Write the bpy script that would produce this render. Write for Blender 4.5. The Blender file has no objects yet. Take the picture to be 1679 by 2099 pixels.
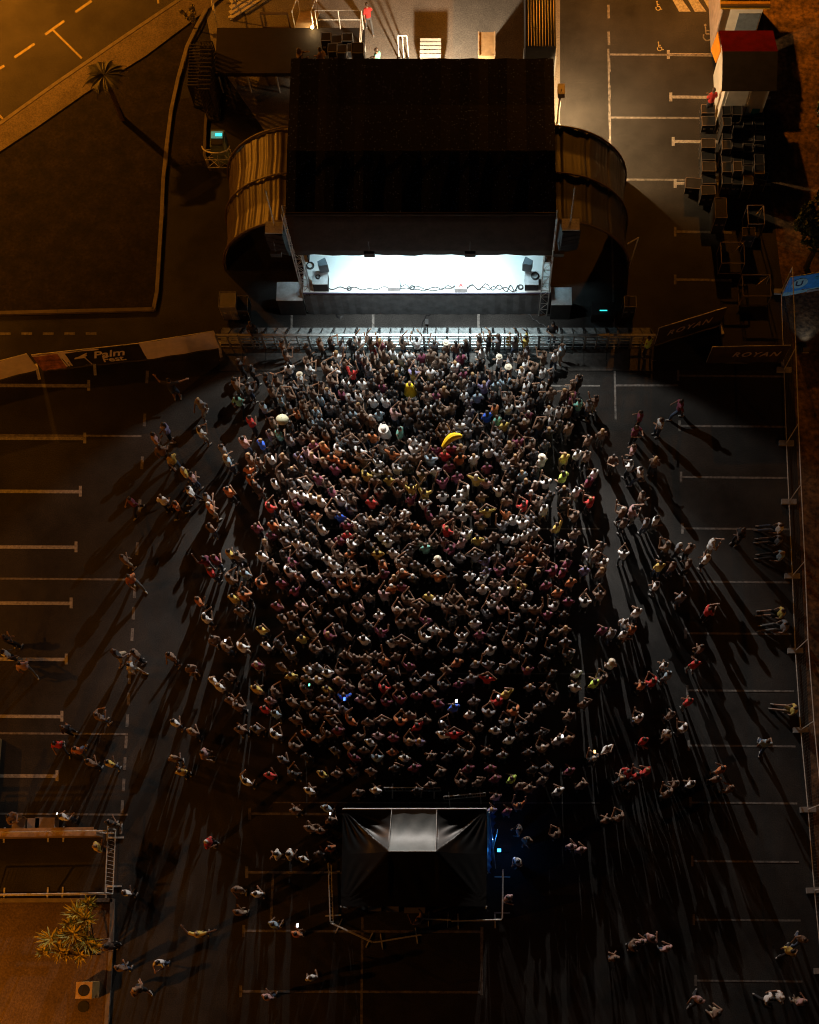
import bpy, bmesh, math, random
from mathutils import Vector, Matrix, Euler
from math import radians as R, sin, cos, pi, sqrt, atan2
random.seed(11)
SC = bpy.context.scene
COL = SC.collection
# ------------------------------------------------ camera
H = 44.6                      # flying height of the drone, metres
TILT = 10.83
F, CX, CY, IW, IH = 2300.0, 975.0, 1500.0, 1679.0, 2099.0
cam = bpy.data.objects.new('camera', bpy.data.cameras.new('camera'))
COL.objects.link(cam)
cam.location = (0, 0, H); cam.rotation_euler = (R(TILT), 0, 0)
cam.data.sensor_fit = 'VERTICAL'; cam.data.sensor_height = 24.0
cam.data.lens = F / IH * 24.0
cam.data.shift_x = (IW / 2 - CX) / IH
cam.data.shift_y = (CY - IH / 2) / IH
cam.data.clip_end = 2000; cam.data.clip_start = 0.5
SC.camera = cam
# ------------------------------------------------ night sky, faint moonlight
w = bpy.data.worlds.new('World'); SC.world = w; w.use_nodes = True
nt = w.node_tree
sky = nt.nodes.new('ShaderNodeTexSky'); sky.sky_type = 'NISHITA'; sky.sun_disc = False
sky.sun_elevation = R(4); sky.sun_rotation = R(200)
nt.links.new(sky.outputs[0], nt.nodes['Background'].inputs[0])
nt.nodes['Background'].inputs[1].default_value = 0.0024
SC.view_settings.view_transform = 'Standard'; SC.view_settings.look = 'None'
SC.view_settings.exposure = 0.0; SC.view_settings.gamma = 1.0
SC.cycles.use_denoising = True
SC.cycles.filter_width = 1.1
SC.cycles.max_bounces = 4; SC.cycles.diffuse_bounces = 3; SC.cycles.glossy_bounces = 2
SC.cycles.sample_clamp_indirect = 2.0

TY, TX = sin(R(TILT)), cos(R(TILT))
def P(x, y, z=0.0):
    """photo pixel -> world point at height z"""
    a, b = (x - CX) / F, (CY - y) / F
    dx, dy, dz = a, b * TX + TY, b * TY - TX
    t = (z - H) / dz
    return Vector((dx * t, dy * t, z))
def lamp(name, kind, loc, energy, color, size=0.1, target=None, spot=None, blend=0.3, shape=None):
    d = bpy.data.lights.new(name, kind); d.energy = energy; d.color = color
    o = bpy.data.objects.new(name, d); COL.objects.link(o); o.location = loc
    if kind == 'AREA':
        d.shape = 'RECTANGLE'; d.size = size[0]; d.size_y = size[1]
    else:
        d.shadow_soft_size = size
    if spot: d.spot_size = R(spot); d.spot_blend = blend
    if target is not None:
        v = Vector(target) - Vector(loc); o.rotation_euler = v.to_track_quat('-Z', 'Y').to_euler()
    return o
SODIUM = (1.0, 0.31, 0.016)
# lamp powers (watts); the lamps themselves hang on their fixtures below
WASH, FL, BEAM, DOWN, WORK, BACK, STAIR, BLUE = 54, (900, 400), (7800, 4300), 1350, 2600, 3000, 25, 5
SOD = (8200, 2100, 7000, 1000, 1300, 650, 1700)
# ------------------------------------------------ materials
MATS = {}
def mat(name, col, rough=0.8, var=0.12, scale=3.0, bump=0.0, bscale=30.0, metal=0.0, col2=None, detail=5.0, emis=None, estr=0.0, thr=None, spec=0.5):
    if name in MATS: return MATS[name]
    m = bpy.data.materials.new(name); m.use_nodes = True; MATS[name] = m
    n, l = m.node_tree.nodes, m.node_tree.links
    b = n['Principled BSDF']
    b.inputs['Roughness'].default_value = rough; b.inputs['Metallic'].default_value = metal
    b.inputs['Specular IOR Level'].default_value = spec
    tc = n.new('ShaderNodeTexCoord'); nz = n.new('ShaderNodeTexNoise')
    l.new(tc.outputs['Object'], nz.inputs['Vector'])
    nz.inputs['Scale'].default_value = scale; nz.inputs['Detail'].default_value = detail; nz.inputs['Roughness'].default_value = 0.65
    cr = n.new('ShaderNodeValToRGB')
    c2 = col2 or tuple(min(1, c * (1 + var * 1.8)) for c in col)
    c1 = tuple(c * (1 - var * 1.8) for c in col)
    cr.color_ramp.elements[0].color = (*(col if thr else c1), 1); cr.color_ramp.elements[1].color = (*c2, 1)
    cr.color_ramp.elements[0].position = 0.32 if not thr else thr; cr.color_ramp.elements[1].position = 0.68 if not thr else thr + 0.06
    l.new(nz.outputs['Fac'], cr.inputs[0]); l.new(cr.outputs[0], b.inputs['Base Color'])
    if bump:
        nb = n.new('ShaderNodeTexNoise'); nb.inputs['Scale'].default_value = bscale; nb.inputs['Detail'].default_value = 4
        l.new(tc.outputs['Object'], nb.inputs['Vector'])
        bp = n.new('ShaderNodeBump'); bp.inputs['Strength'].default_value = bump; bp.inputs['Distance'].default_value = 0.02
        l.new(nb.outputs['Fac'], bp.inputs['Height']); l.new(bp.outputs[0], b.inputs['Normal'])
    if emis:
        b.inputs['Emission Color'].default_value = (*emis, 1); b.inputs['Emission Strength'].default_value = estr
    return m
def speckle(m, scale=9.0, amount=0.35, size=0.35):
    """fine aggregate: a second noise multiplies the base colour"""
    n, l = m.node_tree.nodes, m.node_tree.links
    b = n['Principled BSDF']; src = b.inputs['Base Color'].links[0].from_socket
    tc = n.new('ShaderNodeTexCoord'); v = n.new('ShaderNodeTexNoise'); v.inputs['Scale'].default_value = scale; v.inputs['Detail'].default_value = 2
    l.new(tc.outputs['Object'], v.inputs['Vector'])
    mr = n.new('ShaderNodeMapRange'); mr.inputs[1].default_value = 0.3; mr.inputs[2].default_value = 0.7
    mr.inputs[3].default_value = 1 - amount; mr.inputs[4].default_value = 1 + amount
    l.new(v.outputs['Fac'], mr.inputs[0])
    mx = n.new('ShaderNodeVectorMath'); mx.operation = 'SCALE'
    l.new(src, mx.inputs[0]); l.new(mr.outputs[0], mx.inputs['Scale']); l.new(mx.outputs[0], b.inputs['Base Color'])
    return m
ASPH = speckle(mat('asphalt', (.026, .0245, .023), .9, .4, .3, .35, 60), 22, .45)
ASPH_SHADE = speckle(mat('asphalt painted shade', (.022, .021, .02), .9, .2, .8, .35, 60), 22, .4)
ROAD = speckle(mat('road asphalt', (.06, .055, .05), .9, .2, .4, .3, 60), 22, .4)
PAVE = speckle(mat('pavement', (.17, .14, .11), .9, .12, .9, .3, 40), 16, .3)
CONC = speckle(mat('concrete slab', (.21, .19, .165), .85, .12, .7, .2, 30), 18, .3)
GRASS = speckle(mat('dry grass ground', (.012, .0085, .005), .95, .45, 1.3, 1.0, 12), 9, .5)
DIRT = speckle(mat('dirt', (.13, .075, .035), .95, .4, 1.1, 1.0, 8), 5, .6)
KERB = mat('kerb', (.22, .19, .15), .85, .15, 4)
PAINT = mat('road paint', (.42, .40, .36), .8, .3, 9, col2=(.5, .48, .44))
PAINTD = mat('worn road paint', (.15, .14, .13), .85, .3, 6, col2=(.3, .28, .26))
PAINTY = mat('yellow road paint', (.5, .42, .2), .8, .25, 8)
TARP = mat('black roof tarpaulin', (.006, .006, .009), .75, .2, 1.2, .25, 6, col2=(.011, .011, .016), spec=.25)
# pale specks in the tarpaulin colour, imitating camera grain
def specks(m, scale, thr, col):
    n, l = m.node_tree.nodes, m.node_tree.links
    b = n['Principled BSDF']; src = b.inputs['Base Color'].links[0].from_socket
    tc = n.new('ShaderNodeTexCoord'); v = n.new('ShaderNodeTexVoronoi'); v.inputs['Scale'].default_value = scale
    l.new(tc.outputs['Object'], v.inputs['Vector'])
    lt = n.new('ShaderNodeMath'); lt.operation = 'LESS_THAN'; lt.inputs[1].default_value = thr; l.new(v.outputs['Distance'], lt.inputs[0])
    sp = n.new('ShaderNodeSeparateColor'); l.new(v.outputs['Color'], sp.inputs[0])
    g = n.new('ShaderNodeMath'); g.operation = 'GREATER_THAN'; g.inputs[1].default_value = .62; l.new(sp.outputs[0], g.inputs[0])
    mu = n.new('ShaderNodeMath'); mu.operation = 'MULTIPLY'; l.new(lt.outputs[0], mu.inputs[0]); l.new(g.outputs[0], mu.inputs[1])
    mx = n.new('ShaderNodeMix'); mx.data_type = 'RGBA'; l.new(mu.outputs[0], mx.inputs[0]); l.new(src, mx.inputs[6]); mx.inputs[7].default_value = (*col, 1)
    l.new(mx.outputs[2], b.inputs['Base Color'])
specks(TARP, 11.0, .22, (.25, .4, .95))
TARP2 = mat('black awning cloth', (.018, .014, .013), .85, .3, 2, .3, 8)
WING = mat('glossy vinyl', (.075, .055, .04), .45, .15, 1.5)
WING_SHADE = mat('shaded glossy vinyl', (.02, .019, .022), .5, .12, 1.5)  # same vinyl as the left wing, shade put into the colour
BLK = mat('black paint', (.012, .012, .013), .5, .3, 3)
BLKM = mat('matt black', (.011, .011, .012), .8, .3, 3)
GRILL = mat('speaker grille', (.03, .03, .032), .6, .3, 40)
ALU = mat('aluminium', (.62, .62, .6), .38, .12, 8, metal=.85)
GALV = mat('galvanised steel', (.68, .67, .64), .55, .15, 10, metal=.3)
PLATE = mat('checker plate', (.2, .21, .21), .65, .25, 8, metal=.1)
DECK = mat('white stage floor', (.78, .8, .8), .45, .04, .8, .05, 3)
RISER = mat('grey box top', (.5, .53, .55), .6, .12, 4)
WHITE = mat('white panel', (.72, .7, .66), .6, .06, 2)
GREYP = mat('weathered grey panel', (.2, .2, .21), .6, .15, 1.5)
CREAM = mat('banner fabric white', (.82, .72, .66), .8, .06, 3)
BANB = mat('banner black', (.018, .017, .017), .7, .3, 2)
BANU = mat('banner blue', (.02, .2, .6), .6, .15, 3)
BANL = mat('banner pale blue', (.18, .38, .5), .6, .15, 6)
CARD = mat('plywood', (.45, .3, .14), .8, .15, 3)
YELL = mat('yellow plastic', (.9, .6, .02), .35, .06, 3)
YELR = mat('yellow corrugated roof', (.62, .36, .04), .5, .1, 5)
ORNG = mat('orange panel', (.75, .28, .01), .6, .08, 5)
REDR = mat('dark red roof', (.07, .001, .0006), .95, .15, 2, spec=.05)
GREEN = mat('hi-vis green', (.45, .75, .03), .6, .08, 5)
RUBB = mat('black rubber cable', (.01, .01, .012), .5, .2, 10)
REDL = mat('red mark', (.75, .05, .04), .5, .05, 5)
TRUNK = mat('bark', (.09, .06, .04), .9, .3, 12, .5, 20)
LEAFY = mat('spiky leaves', (.5, .42, .06), .6, .3, 6)
LEAFG = mat('tree leaves', (.06, .09, .02), .65, .35, 3)
LEAFP = mat('palm leaves', (.04, .04, .015), .6, .3, 3)
WOOD = mat('stair tread wood', (.4, .3, .18), .7, .15, 4)
WINDOW = mat('tinted glass', (.02, .02, .025), .12, .1, 2)

# ------------------------------------------------ mesh builder
class MB:
    def __init__(s): s.v = []; s.f = []
    def add(s, vs, fs):
        o = len(s.v); s.v += [tuple(v) for v in vs]; s.f += [tuple(i + o for i in f) for f in fs]; return s
    def box(s, c, d, rz=0.0, rx=0.0, ry=0.0):
        m = Euler((rx, ry, rz)).to_matrix(); c = Vector(c)
        vs = [c + m @ Vector((x * d[0] / 2, y * d[1] / 2, z * d[2] / 2)) for x in (-1, 1) for y in (-1, 1) for z in (-1, 1)]
        return s.add(vs, [(0, 1, 3, 2), (4, 6, 7, 5), (0, 4, 5, 1), (2, 3, 7, 6), (0, 2, 6, 4), (1, 5, 7, 3)])
    def tube(s, a, b, r0, r1=None, n=8, cap=True):
        a, b = Vector(a), Vector(b); r1 = r0 if r1 is None else r1
        d = (b - a); q = d.to_track_quat('Z', 'Y') if d.length > 1e-6 else Euler((0, 0, 0)).to_quaternion()
        vs = []
        for p, r in ((a, r0), (b, r1)):
            for i in range(n): vs.append(p + q @ Vector((r * cos(2 * pi * i / n), r * sin(2 * pi * i / n), 0)))
        fs = [(i, (i + 1) % n, n + (i + 1) % n, n + i) for i in range(n)]
        if cap: fs += [tuple(reversed(range(n))), tuple(range(n, 2 * n))]
        return s.add(vs, fs)
    def path(s, pts, r, n=6):
        for a, b in zip(pts[:-1], pts[1:]): s.tube(a, b, r, n=n)
        return s
    def ball(s, c, r, nu=10, nv=7, rot=None):
        c = Vector(c); r = (r, r, r) if not hasattr(r, '__len__') else r
        vs = [Vector((0, 0, r[2]))]
        for j in range(1, nv):
            t = pi * j / nv
            for i in range(nu):
                p = 2 * pi * i / nu; vs.append(Vector((r[0] * sin(t) * cos(p), r[1] * sin(t) * sin(p), r[2] * cos(t))))
        vs.append(Vector((0, 0, -r[2])))
        if rot is not None: vs = [rot @ v for v in vs]
        fs = [(0, 1 + i, 1 + (i + 1) % nu) for i in range(nu)]
        for j in range(nv - 2):
            a = 1 + j * nu
            fs += [(a + i, a + nu + i, a + nu + (i + 1) % nu, a + (i + 1) % nu) for i in range(nu)]
        a = 1 + (nv - 2) * nu; e = len(vs) - 1
        fs += [(a + i, e, a + (i + 1) % nu) for i in range(nu)]
        return s.add([c + v for v in vs], fs)
    def cap(s, a, b, r0, r1=None):                 # tapered capsule
        r1 = r0 if r1 is None else r1
        s.tube(a, b, r0, r1, n=10); s.ball(a, r0); s.ball(b, r1); return s
    def grid(s, rows):
        nr, nc = len(rows), len(rows[0]); o = []
        for r in rows: o += r
        return s.add(o, [(i * nc + j, i * nc + j + 1, (i + 1) * nc + j + 1, (i + 1) * nc + j) for i in range(nr - 1) for j in range(nc - 1)])
    def quad(s, a, b, c, d): return s.add([a, b, c, d], [(0, 1, 2, 3)])
    def mesh(s, name, m=None, smooth=False):
        me = bpy.data.meshes.new(name); me.from_pydata(s.v, [], s.f); me.update()
        if m: me.materials.append(m)
        if smooth: me.polygons.foreach_set('use_smooth', [True] * len(me.polygons))
        return me
    def build(s, name, m, parent=None, smooth=False, solid=0):
        me = s.mesh(name, m, smooth); o = bpy.data.objects.new(name, me); COL.objects.link(o)
        if parent:
            o.parent = parent; o.matrix_parent_inverse = Matrix.Identity(4)
            if parent.location.length or parent.rotation_euler.z:
                mi = (Matrix.Translation(parent.location) @ Euler(parent.rotation_euler).to_matrix().to_4x4()).inverted()
                me.transform(mi)
        if solid:
            md = o.modifiers.new('thickness', 'SOLIDIFY'); md.thickness = solid; md.offset = -1
        return o
def tag(o, label=None, cat=None, group=None, kind=None):
    if label: o['label'] = label
    if cat: o['category'] = cat
    if group: o['group'] = group
    if kind: o['kind'] = kind
    return o
def thing(name, label, cat, loc=(0, 0, 0), rz=0.0, group=None):
    o = bpy.data.objects.new(name, None); COL.objects.link(o); o.empty_display_size = .3
    o.location = loc; o.rotation_euler = (0, 0, rz)
    return tag(o, label, cat, group)
def struct(name, mb, m, label=None):
    return tag(mb.build(name, m), label, None, None, 'structure')
def copy_tree(o, loc, rz, label, parent=None, group=None):
    c = o.copy(); COL.objects.link(c); c.location = loc; c.rotation_euler = (0, 0, rz)
    c['label'] = label
    if group: c['group'] = group
    for ch in list(o.children):
        d = ch.copy(); COL.objects.link(d); d.parent = c
        for g in list(ch.children):
            e = g.copy(); COL.objects.link(e); e.parent = d
    return c
def poly(pts, z, mb=None):
    mb = mb or MB(); vs = [P(x, y, 0) for x, y in pts]
    vs = [Vector((v.x, v.y, z)) for v in vs]
    a = sum((vs[i].x * vs[(i + 1) % len(vs)].y - vs[(i + 1) % len(vs)].x * vs[i].y) for i in range(len(vs)))
    if a < 0: vs.reverse()
    return mb.add(vs, [tuple(range(len(vs)))])
_k = [0]
def strip(mb, x0, y0, x1, y1, wpx, z):
    _k[0] += 1; z += (_k[0] % 7) * .0009
    d = Vector((x1 - x0, y1 - y0)); n = Vector((-d.y, d.x)).normalized() * wpx / 2
    return poly([(x0 + n.x, y0 + n.y), (x1 + n.x, y1 + n.y), (x1 - n.x, y1 - n.y), (x0 - n.x, y0 - n.y)], z, mb)
def text_obj(name, txt, m, size, parent, loc, rot, shear=0.0, ext=.004, name_space=1.0):
    c = bpy.data.curves.new(name, 'FONT'); c.body = txt; c.size = size; c.extrude = ext; c.shear = shear
    c.align_x = 'CENTER'; c.align_y = 'CENTER'; c.space_character = name_space; c.resolution_u = 3
    c.offset = size * .018
    t = bpy.data.objects.new(name, c); COL.objects.link(t)
    dg = bpy.context.evaluated_depsgraph_get(); me = bpy.data.meshes.new_from_object(t.evaluated_get(dg))
    bpy.data.objects.remove(t); me.name = name; me.materials.clear(); me.materials.append(m)
    o = bpy.data.objects.new(name, me); COL.objects.link(o); o.parent = parent; o.location = loc; o.rotation_euler = rot
    return o
# ------------------------------------------------ ground and setting
g = MB(); N = 12
rows = [[(-260 + 520 * i / N, -200 + 460 * j / N, 0) for i in range(N + 1)] for j in range(N + 1)]
struct('ground', g.grid(rows), ASPH)
def kerb(name, pts, wd=.16, h=.12, m=KERB):
    mb = MB()
    for (a, b) in zip(pts[:-1], pts[1:]):
        A, B = P(*a), P(*b); d = B - A
        mb.box(((A + B) / 2) + Vector((0, 0, h / 2)), (d.length + .02, wd, h), rz=atan2(d.y, d.x))
    return struct(name, mb, m)
road_edge = [(455, -55), (250, 83), (120, 172), (0, 258), (-260, 435)]
pave_edge = [(500, -40), (430, 20), (300, 118), (180, 192), (80, 262), (0, 315), (-260, 480)]
struct('road', poly([(-600, 660), (-260, 435), (0, 258), (120, 172), (250, 83), (455, -55), (620, -170), (-600, -900)], .004), ROAD)
struct('pavement', poly(road_edge + pave_edge[::-1], .10), PAVE)
kerb('pavement_kerb', road_edge)
lawn = [(-260, 480), (0, 315), (80, 262), (180, 192), (300, 118), (430, 20), (415, 60), (385, 110), (362, 180), (347, 250), (338, 340), (332, 420), (327, 520), (322, 600), (316, 636), (120, 640), (-260, 648)]
struct('lawn', poly(lawn, .05), GRASS)
kerb('lawn_kerb', [(424, 22), (402, 62), (384, 100), (366, 165), (352, 230), (343, 300), (336, 370), (333, 440), (328, 520), (323, 600), (316, 636)])
kerb('lawn_edge', [(316, 636), (120, 641), (-260, 650)], m=mat('dark kerb', (.14, .12, .10), .9))
struct('grass_strip', poly([(350, 210), (425, 190), (432, 250), (425, 330), (345, 345)], .012), GRASS)
kerb('strip_kerb', [(428, 195), (422, 260), (420, 320), (432, 350)], wd=.12, m=mat('dark kerb', (.14, .12, .10), .9))
struct('backstage_slab', poly([(420, -120), (1148, -120), (1148, 330), (585, 330), (440, 120), (420, 20)], .008), CONC)
struct('dirt_verge', poly([(1560, -150), (2100, -150), (2100, 2300), (1720, 2300), (1668, 1700), (1640, 1100), (1625, 700), (1600, 560), (1570, 300)], .006), DIRT)
struct('barrier_shade_strip', poly([(250, 741), (1620, 741), (1625, 760), (250, 762)], .004), ASPH_SHADE)  # darker asphalt band paints the barrier's shadow on the ground
planter = [(-300, 1845), (232, 1843), (228, 1950), (218, 2110), (210, 2300), (-300, 2300)]
struct('paved_island', poly(planter, .05), speckle(mat('brown paving', (.11, .075, .045), .9, .12, .8, .3, 30), 14, .3))
kerb('island_kerb', [(232, 1843), (229, 1950), (219, 2110), (210, 2300)], m=mat('island kerb', (.2, .17, .14), .85))
kerb('island_edge', [(-300, 1847), (232, 1845)], m=mat('island kerb', (.2, .17, .14), .85))
# painted markings
pm = MB(); Z = .005
for y, x in ((790, 182), (898, 174), (1007, 165), (1121, 156), (1236, 146), (1351, 136), (1468, 127), (1590, 117)):
    strip(pm, -260, y - 1, x, y + 1, 7, Z); strip(pm, x, y - 11, x, y + 11, 6, Z)
for i, y in enumerate((112, 199, 290, 376)):
    x = (1370, 1375, 1380, 1384)[i]; strip(pm, x, y, 1580, y + 2, 6, Z); strip(pm, x, y - 9, x, y + 9, 6, Z)
struct('parking_markings', pm, PAINT)
pw = MB()
for i in range(22):                                   # long dashed line left of the crowd
    y = 760 + i * 44
    if 1180 < y < 1720 or i % 2 == 0:
        strip(pw, 303 - .0576 * (y - 750), y, 303 - .0576 * (y + 26 - 750), y + 26, 6, Z)
for y in (892, 1186, 1503, 1668): strip(pw, 0, y, 262 if y > 1100 else 290, y + 2, 4, Z)
for y0 in (573, 475):
    strip(pw, 1384, y0, 1500, y0 + 2, 5, Z); strip(pw, 1384, y0 - 10, 1384, y0 + 10, 5, Z)
for i, y in enumerate((770, 873, 978, 1083, 1192, 1298, 1415, 1528, 1645, 1765, 1885, 2010, 2140)):
    x = 1390 + (y - 770) * .029; strip(pw, x, y, 1608 + (y - 770) * .03, y + 2, 4, Z); strip(pw, x, y - 11, x, y + 11, 5, Z)
for y in (1668, 1788, 1908, 2032): strip(pw, 512 - (y - 1668) * .05, y, 985, y + 2, 5, Z); strip(pw, 512 - (y - 1668) * .05, y - 12, 512 - (y - 1668) * .05, y + 12, 6, Z)
strip(pw, 743, 1880, 739, 2300, 5, Z); strip(pw, 988, 1900, 987, 2040, 6, Z); strip(pw, 765, 640, 765, 690, 5, Z); strip(pw, 981, 642, 981, 690, 5, Z)
strip(pw, 598, 645, 598, 690, 4, Z); strip(pw, 560, 1790, 555, 1900, 5, Z)
for y in (112, 241, 368): strip(pw, 1250, y, 1580, y + 2, 4, Z)
strip(pw, 1247, 100, 1262, 860, 4, Z)
for k in range(7): strip(pw, 1247 + k * .6, 10 + k * 55, 1248 + k * .6, 38 + k * 55, 5, Z)
for y in (790, 1083, 1380, 1645): strip(pw, 560, y, 1230, y + 1, 3, Z)
strip(pw, 1260, 790, 1390, 790, 4, Z)
for k in range(5): strip(pw, 0 + k * 44, 684, 22 + k * 44, 684, 5, Z)
strip(pw, 450, 739.2, 1345, 739.2, 2.5, .0062)
struct('worn_markings', pw, PAINTD)
ry = MB()
for a, b in (((155, 25), (188, 2)), ((93, 71), (132, 43)), ((30, 118), (71, 90)), ((-30, 158), (9, 135)), ((-100, 206), (-60, 178))): strip(ry, *a, *b, 5, .009)
strip(ry, 107, 60, 168, 120, 4, .009); strip(ry, 320, -60, 325, 8, 4, .009); strip(ry, -20, 215, 6, 244, 4, .009)
struct('road_markings', ry, PAINTY)
# hatched crosswalk and wheelchair signs
hz = MB()
for k in range(4): poly([(1362 + k * 32, -30), (1378 + k * 32, -30), (1416 + k * 32, 24), (1392 + k * 32, 24)], Z, hz)
struct('hatched_markings', hz, PAINT)
def wheelchair(cx, cy, s):
    mb = MB(); pts = [(cx + s * (.1 + .42 * cos(t)), cy + s * (.25 + .42 * sin(t))) for t in [R(-150 - 24 * k) for k in range(11)]]
    for a, b in zip(pts[:-1], pts[1:]): strip(mb, *a, *b, s * .14, Z)
    for a, b in (((-.1, -.75), (-.05, .0)), ((-.08, -.35), (.32, -.35)), ((-.05, -.02), (.4, -.02)), ((.4, -.02), (.62, .5)), ((.62, .5), (.85, .42))):
        strip(mb, cx + a[0] * s, cy + a[1] * s, cx + b[0] * s, cy + b[1] * s, s * .14, Z + .001)
    poly([(cx + s * (-.12 + .14 * cos(t)), cy + s * (-.92 + .14 * sin(t))) for t in [k * pi / 4 for k in range(8)]], Z, mb)
    return mb
struct('wheelchair_marking', wheelchair(1348, 14, 11), PAINTY)
struct('wheelchair_marking', wheelchair(1351, 97, 11), PAINTY)
struct('wheelchair_marking', wheelchair(1448, 70, 20), PAINTD)

# ------------------------------------------------ stage
stage = thing('concert_stage', 'large black roofed concert stage with white floor lit from inside', 'stage', P(862, 500))
rl, rr = P(585, 437, 7), P(1140, 437, 7); bl, br = P(592, 118, 7), P(1138, 118, 7)
fx0, fx1, fy, by = rl.x, rr.x, rl.y, bl.y
m = MB(); nx = 28
def roofrow(y, z): return [(fx0 + (fx1 - fx0) * i / nx, y, z + .02 * sin(i * 1.7) * (0 if i in (0, nx) else 1)) for i in range(nx + 1)]
midy = P(860, 314, 7).y
m.grid([roofrow(fy, 7.0), roofrow((fy + midy) / 2, 7.05), roofrow(midy, 7.12), roofrow((by + midy) / 2, 7.0), roofrow(by, 6.95)])
m.build('roof', TARP, stage, solid=.12)
m = MB(); m.tube((fx0, midy, 7.16), (fx1, midy, 7.16), .012); m.tube((fx0, fy - .03, 7.0), (fx1, fy - .03, 7.0), .06); m.build('ridge_seam', TARP2, stage)
m = MB(); zb = 4.45                                      # front valance, slightly bellied cloth
rows = []
for j in range(7):
    t = j / 6; rows.append([(fx0 + (fx1 - fx0) * i / nx, fy - .10 * sin(pi * t) - .02 * sin(i * 2.1) * t, 6.94 - (6.94 - zb) * t + (.035 * sin(i * .9) if j == 6 else 0)) for i in range(nx + 1)])
m.grid(rows); m.build('valance', TARP2, stage, smooth=True, solid=.03)
zd = 1.6; d0, d1 = P(626, 600, zd).x - .1, P(1124, 600, zd).x + .1; dfy = P(860, 600, zd).y
m = MB(); m.box(((d0 + d1) / 2, (dfy + by) / 2, zd - .06), (d1 - d0, by - dfy, .12)); m.build('deck', DECK, stage)
m = MB(); m.grid([[(d0 + (d1 - d0) * i / 40, dfy - .02 - .025 * (i % 2), z) for i in range(41)] for z in (1.47, .02)]); m.build('skirt', mat('stage skirt cloth', (.055, .06, .065), .85, .2, 3), stage)
m = MB(); m.box(((d0 + d1) / 2, dfy - .03, zd + .0), (d1 - d0, .05, .05)); m.build('deck_edge', mat('deck edge', (.05, .04, .08), .4), stage)
m = MB(); m.box(((fx0 + fx1) / 2, by - .1, 3.5), (fx1 - fx0 - .05, .08, 6.8)); m.build('backdrop', BLKM, stage)
for sx in (fx0 + .05, fx1 - .05):
    m = MB(); m.box((sx, (by + fy) / 2 + .7, 4.2), (.06, abs(by - fy) - 1.7, 5.2)); m.build('side_curtain', BLKM, stage)
def truss(a, b, wd, parent, name='truss', r=.022, mt=ALU, step=.45):
    a, b = Vector(a), Vector(b); d = b - a; q = d.to_track_quat('Z', 'Y'); mb = MB()
    cs = [q @ Vector((sx * wd / 2, sy * wd / 2, 0)) for sx, sy in ((-1, -1), (1, -1), (1, 1), (-1, 1))]
    for c in cs: mb.tube(a + c, b + c, r, n=5)
    k = max(1, int(d.length / step))
    for i in range(k):
        p0, p1 = a + d * i / k, a + d * (i + 1) / k
        for j in range(4):
            u, v = (cs[j], cs[(j + 1) % 4]) if i % 2 else (cs[(j + 1) % 4], cs[j])
            mb.tube(p0 + u, p1 + v, r * .55, n=4); mb.tube(p1 + cs[j], p1 + cs[(j + 1) % 4], r * .5, n=4)
    return mb.build(name, mt, parent)
tl, tr_ = P(627, 592, zd), P(1117, 600, zd)
for p in (tl, tr_):
    truss((p.x, p.y + .05, .05), (p.x, p.y + .05, 6.7), .34, stage, 'tower')
truss((fx0 + .2, fy + .55, 6.1), (fx1 - .2, fy + .55, 6.1), .34, stage, 'front_truss')
truss((fx0 + .2, by - .8, 6.1), (fx1 - .2, by - .8, 6.1), .34, stage, 'rear_truss')
# stage wash under the roof, a row of fixtures
m = MB()
for k in range(5):
    xx = fx0 + (fx1 - fx0) * (.15 + .7 * (k + .5) / 5)
    fxm = MB(); fxm.box((xx, fy + 1.6, 5.85), (.5, .3, .2)); fxm.tube((xx, fy + 1.6, 5.95), (xx, fy + 1.6, 6.9), .02); f = fxm.build('wash_fixture', BLK, stage)
    lamp('wash_light', 'AREA', (xx, fy + 1.3 + .3, 5.7), WASH, (.62, .92, 1.0), (1.6, .5), target=(xx, fy + 1.3, 0)).data.spread = R(95)
# flood lamps facing the crowd
for px, pw_, tx, ty in ((612, FL[0], 420, 1150), (782, FL[1], 760, 1250), (965, FL[1], 1010, 1250), (1126, FL[0], 1340, 1150)):
    q = P(px, 681); z0 = 5.5
    fm = thing('flood_lamp', '', 'lamp', (q.x, q.y, z0))
    side = {612: 'leftmost', 782: 'second from left', 965: 'third from left', 1126: 'rightmost'}[px]
    tag(fm, 'flood lamp hanging at the front edge of the stage roof, ' + side, 'lamp', 'flood lamps on the stage front')
    mm = MB(); mm.box((q.x, q.y, z0 + .1), (.42, .12, .22)); mm.build('housing', BLK, fm)
    mm = MB(); mm.tube((q.x, q.y, z0 + .2), (q.x, q.y + .12, z0 + .7), .02); mm.build('bracket', BLK, fm)
    lamp('flood_light', 'SPOT', (q.x, q.y - .15, z0), pw_, (1.0, .955, .86), .045, target=P({420: 545, 1340: 1235}.get(tx, tx), ty, 0), spot=93, blend=.2)
    lamp('beam_light', 'SPOT', (q.x, q.y - .15, z0 + .02), BEAM[0 if pw_ == FL[0] else 1], (1.0, .93, .85), .06, target=P({420: 500, 1340: 1320}.get(tx, tx), 1850, 0), spot=68, blend=1.0)
    if pw_ == FL[1]: lamp('down_light', 'SPOT', (q.x, q.y - .2, z0 - .02), DOWN, (.93, .98, .95), .06, target=P(px, 735), spot=104, blend=.9)
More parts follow.
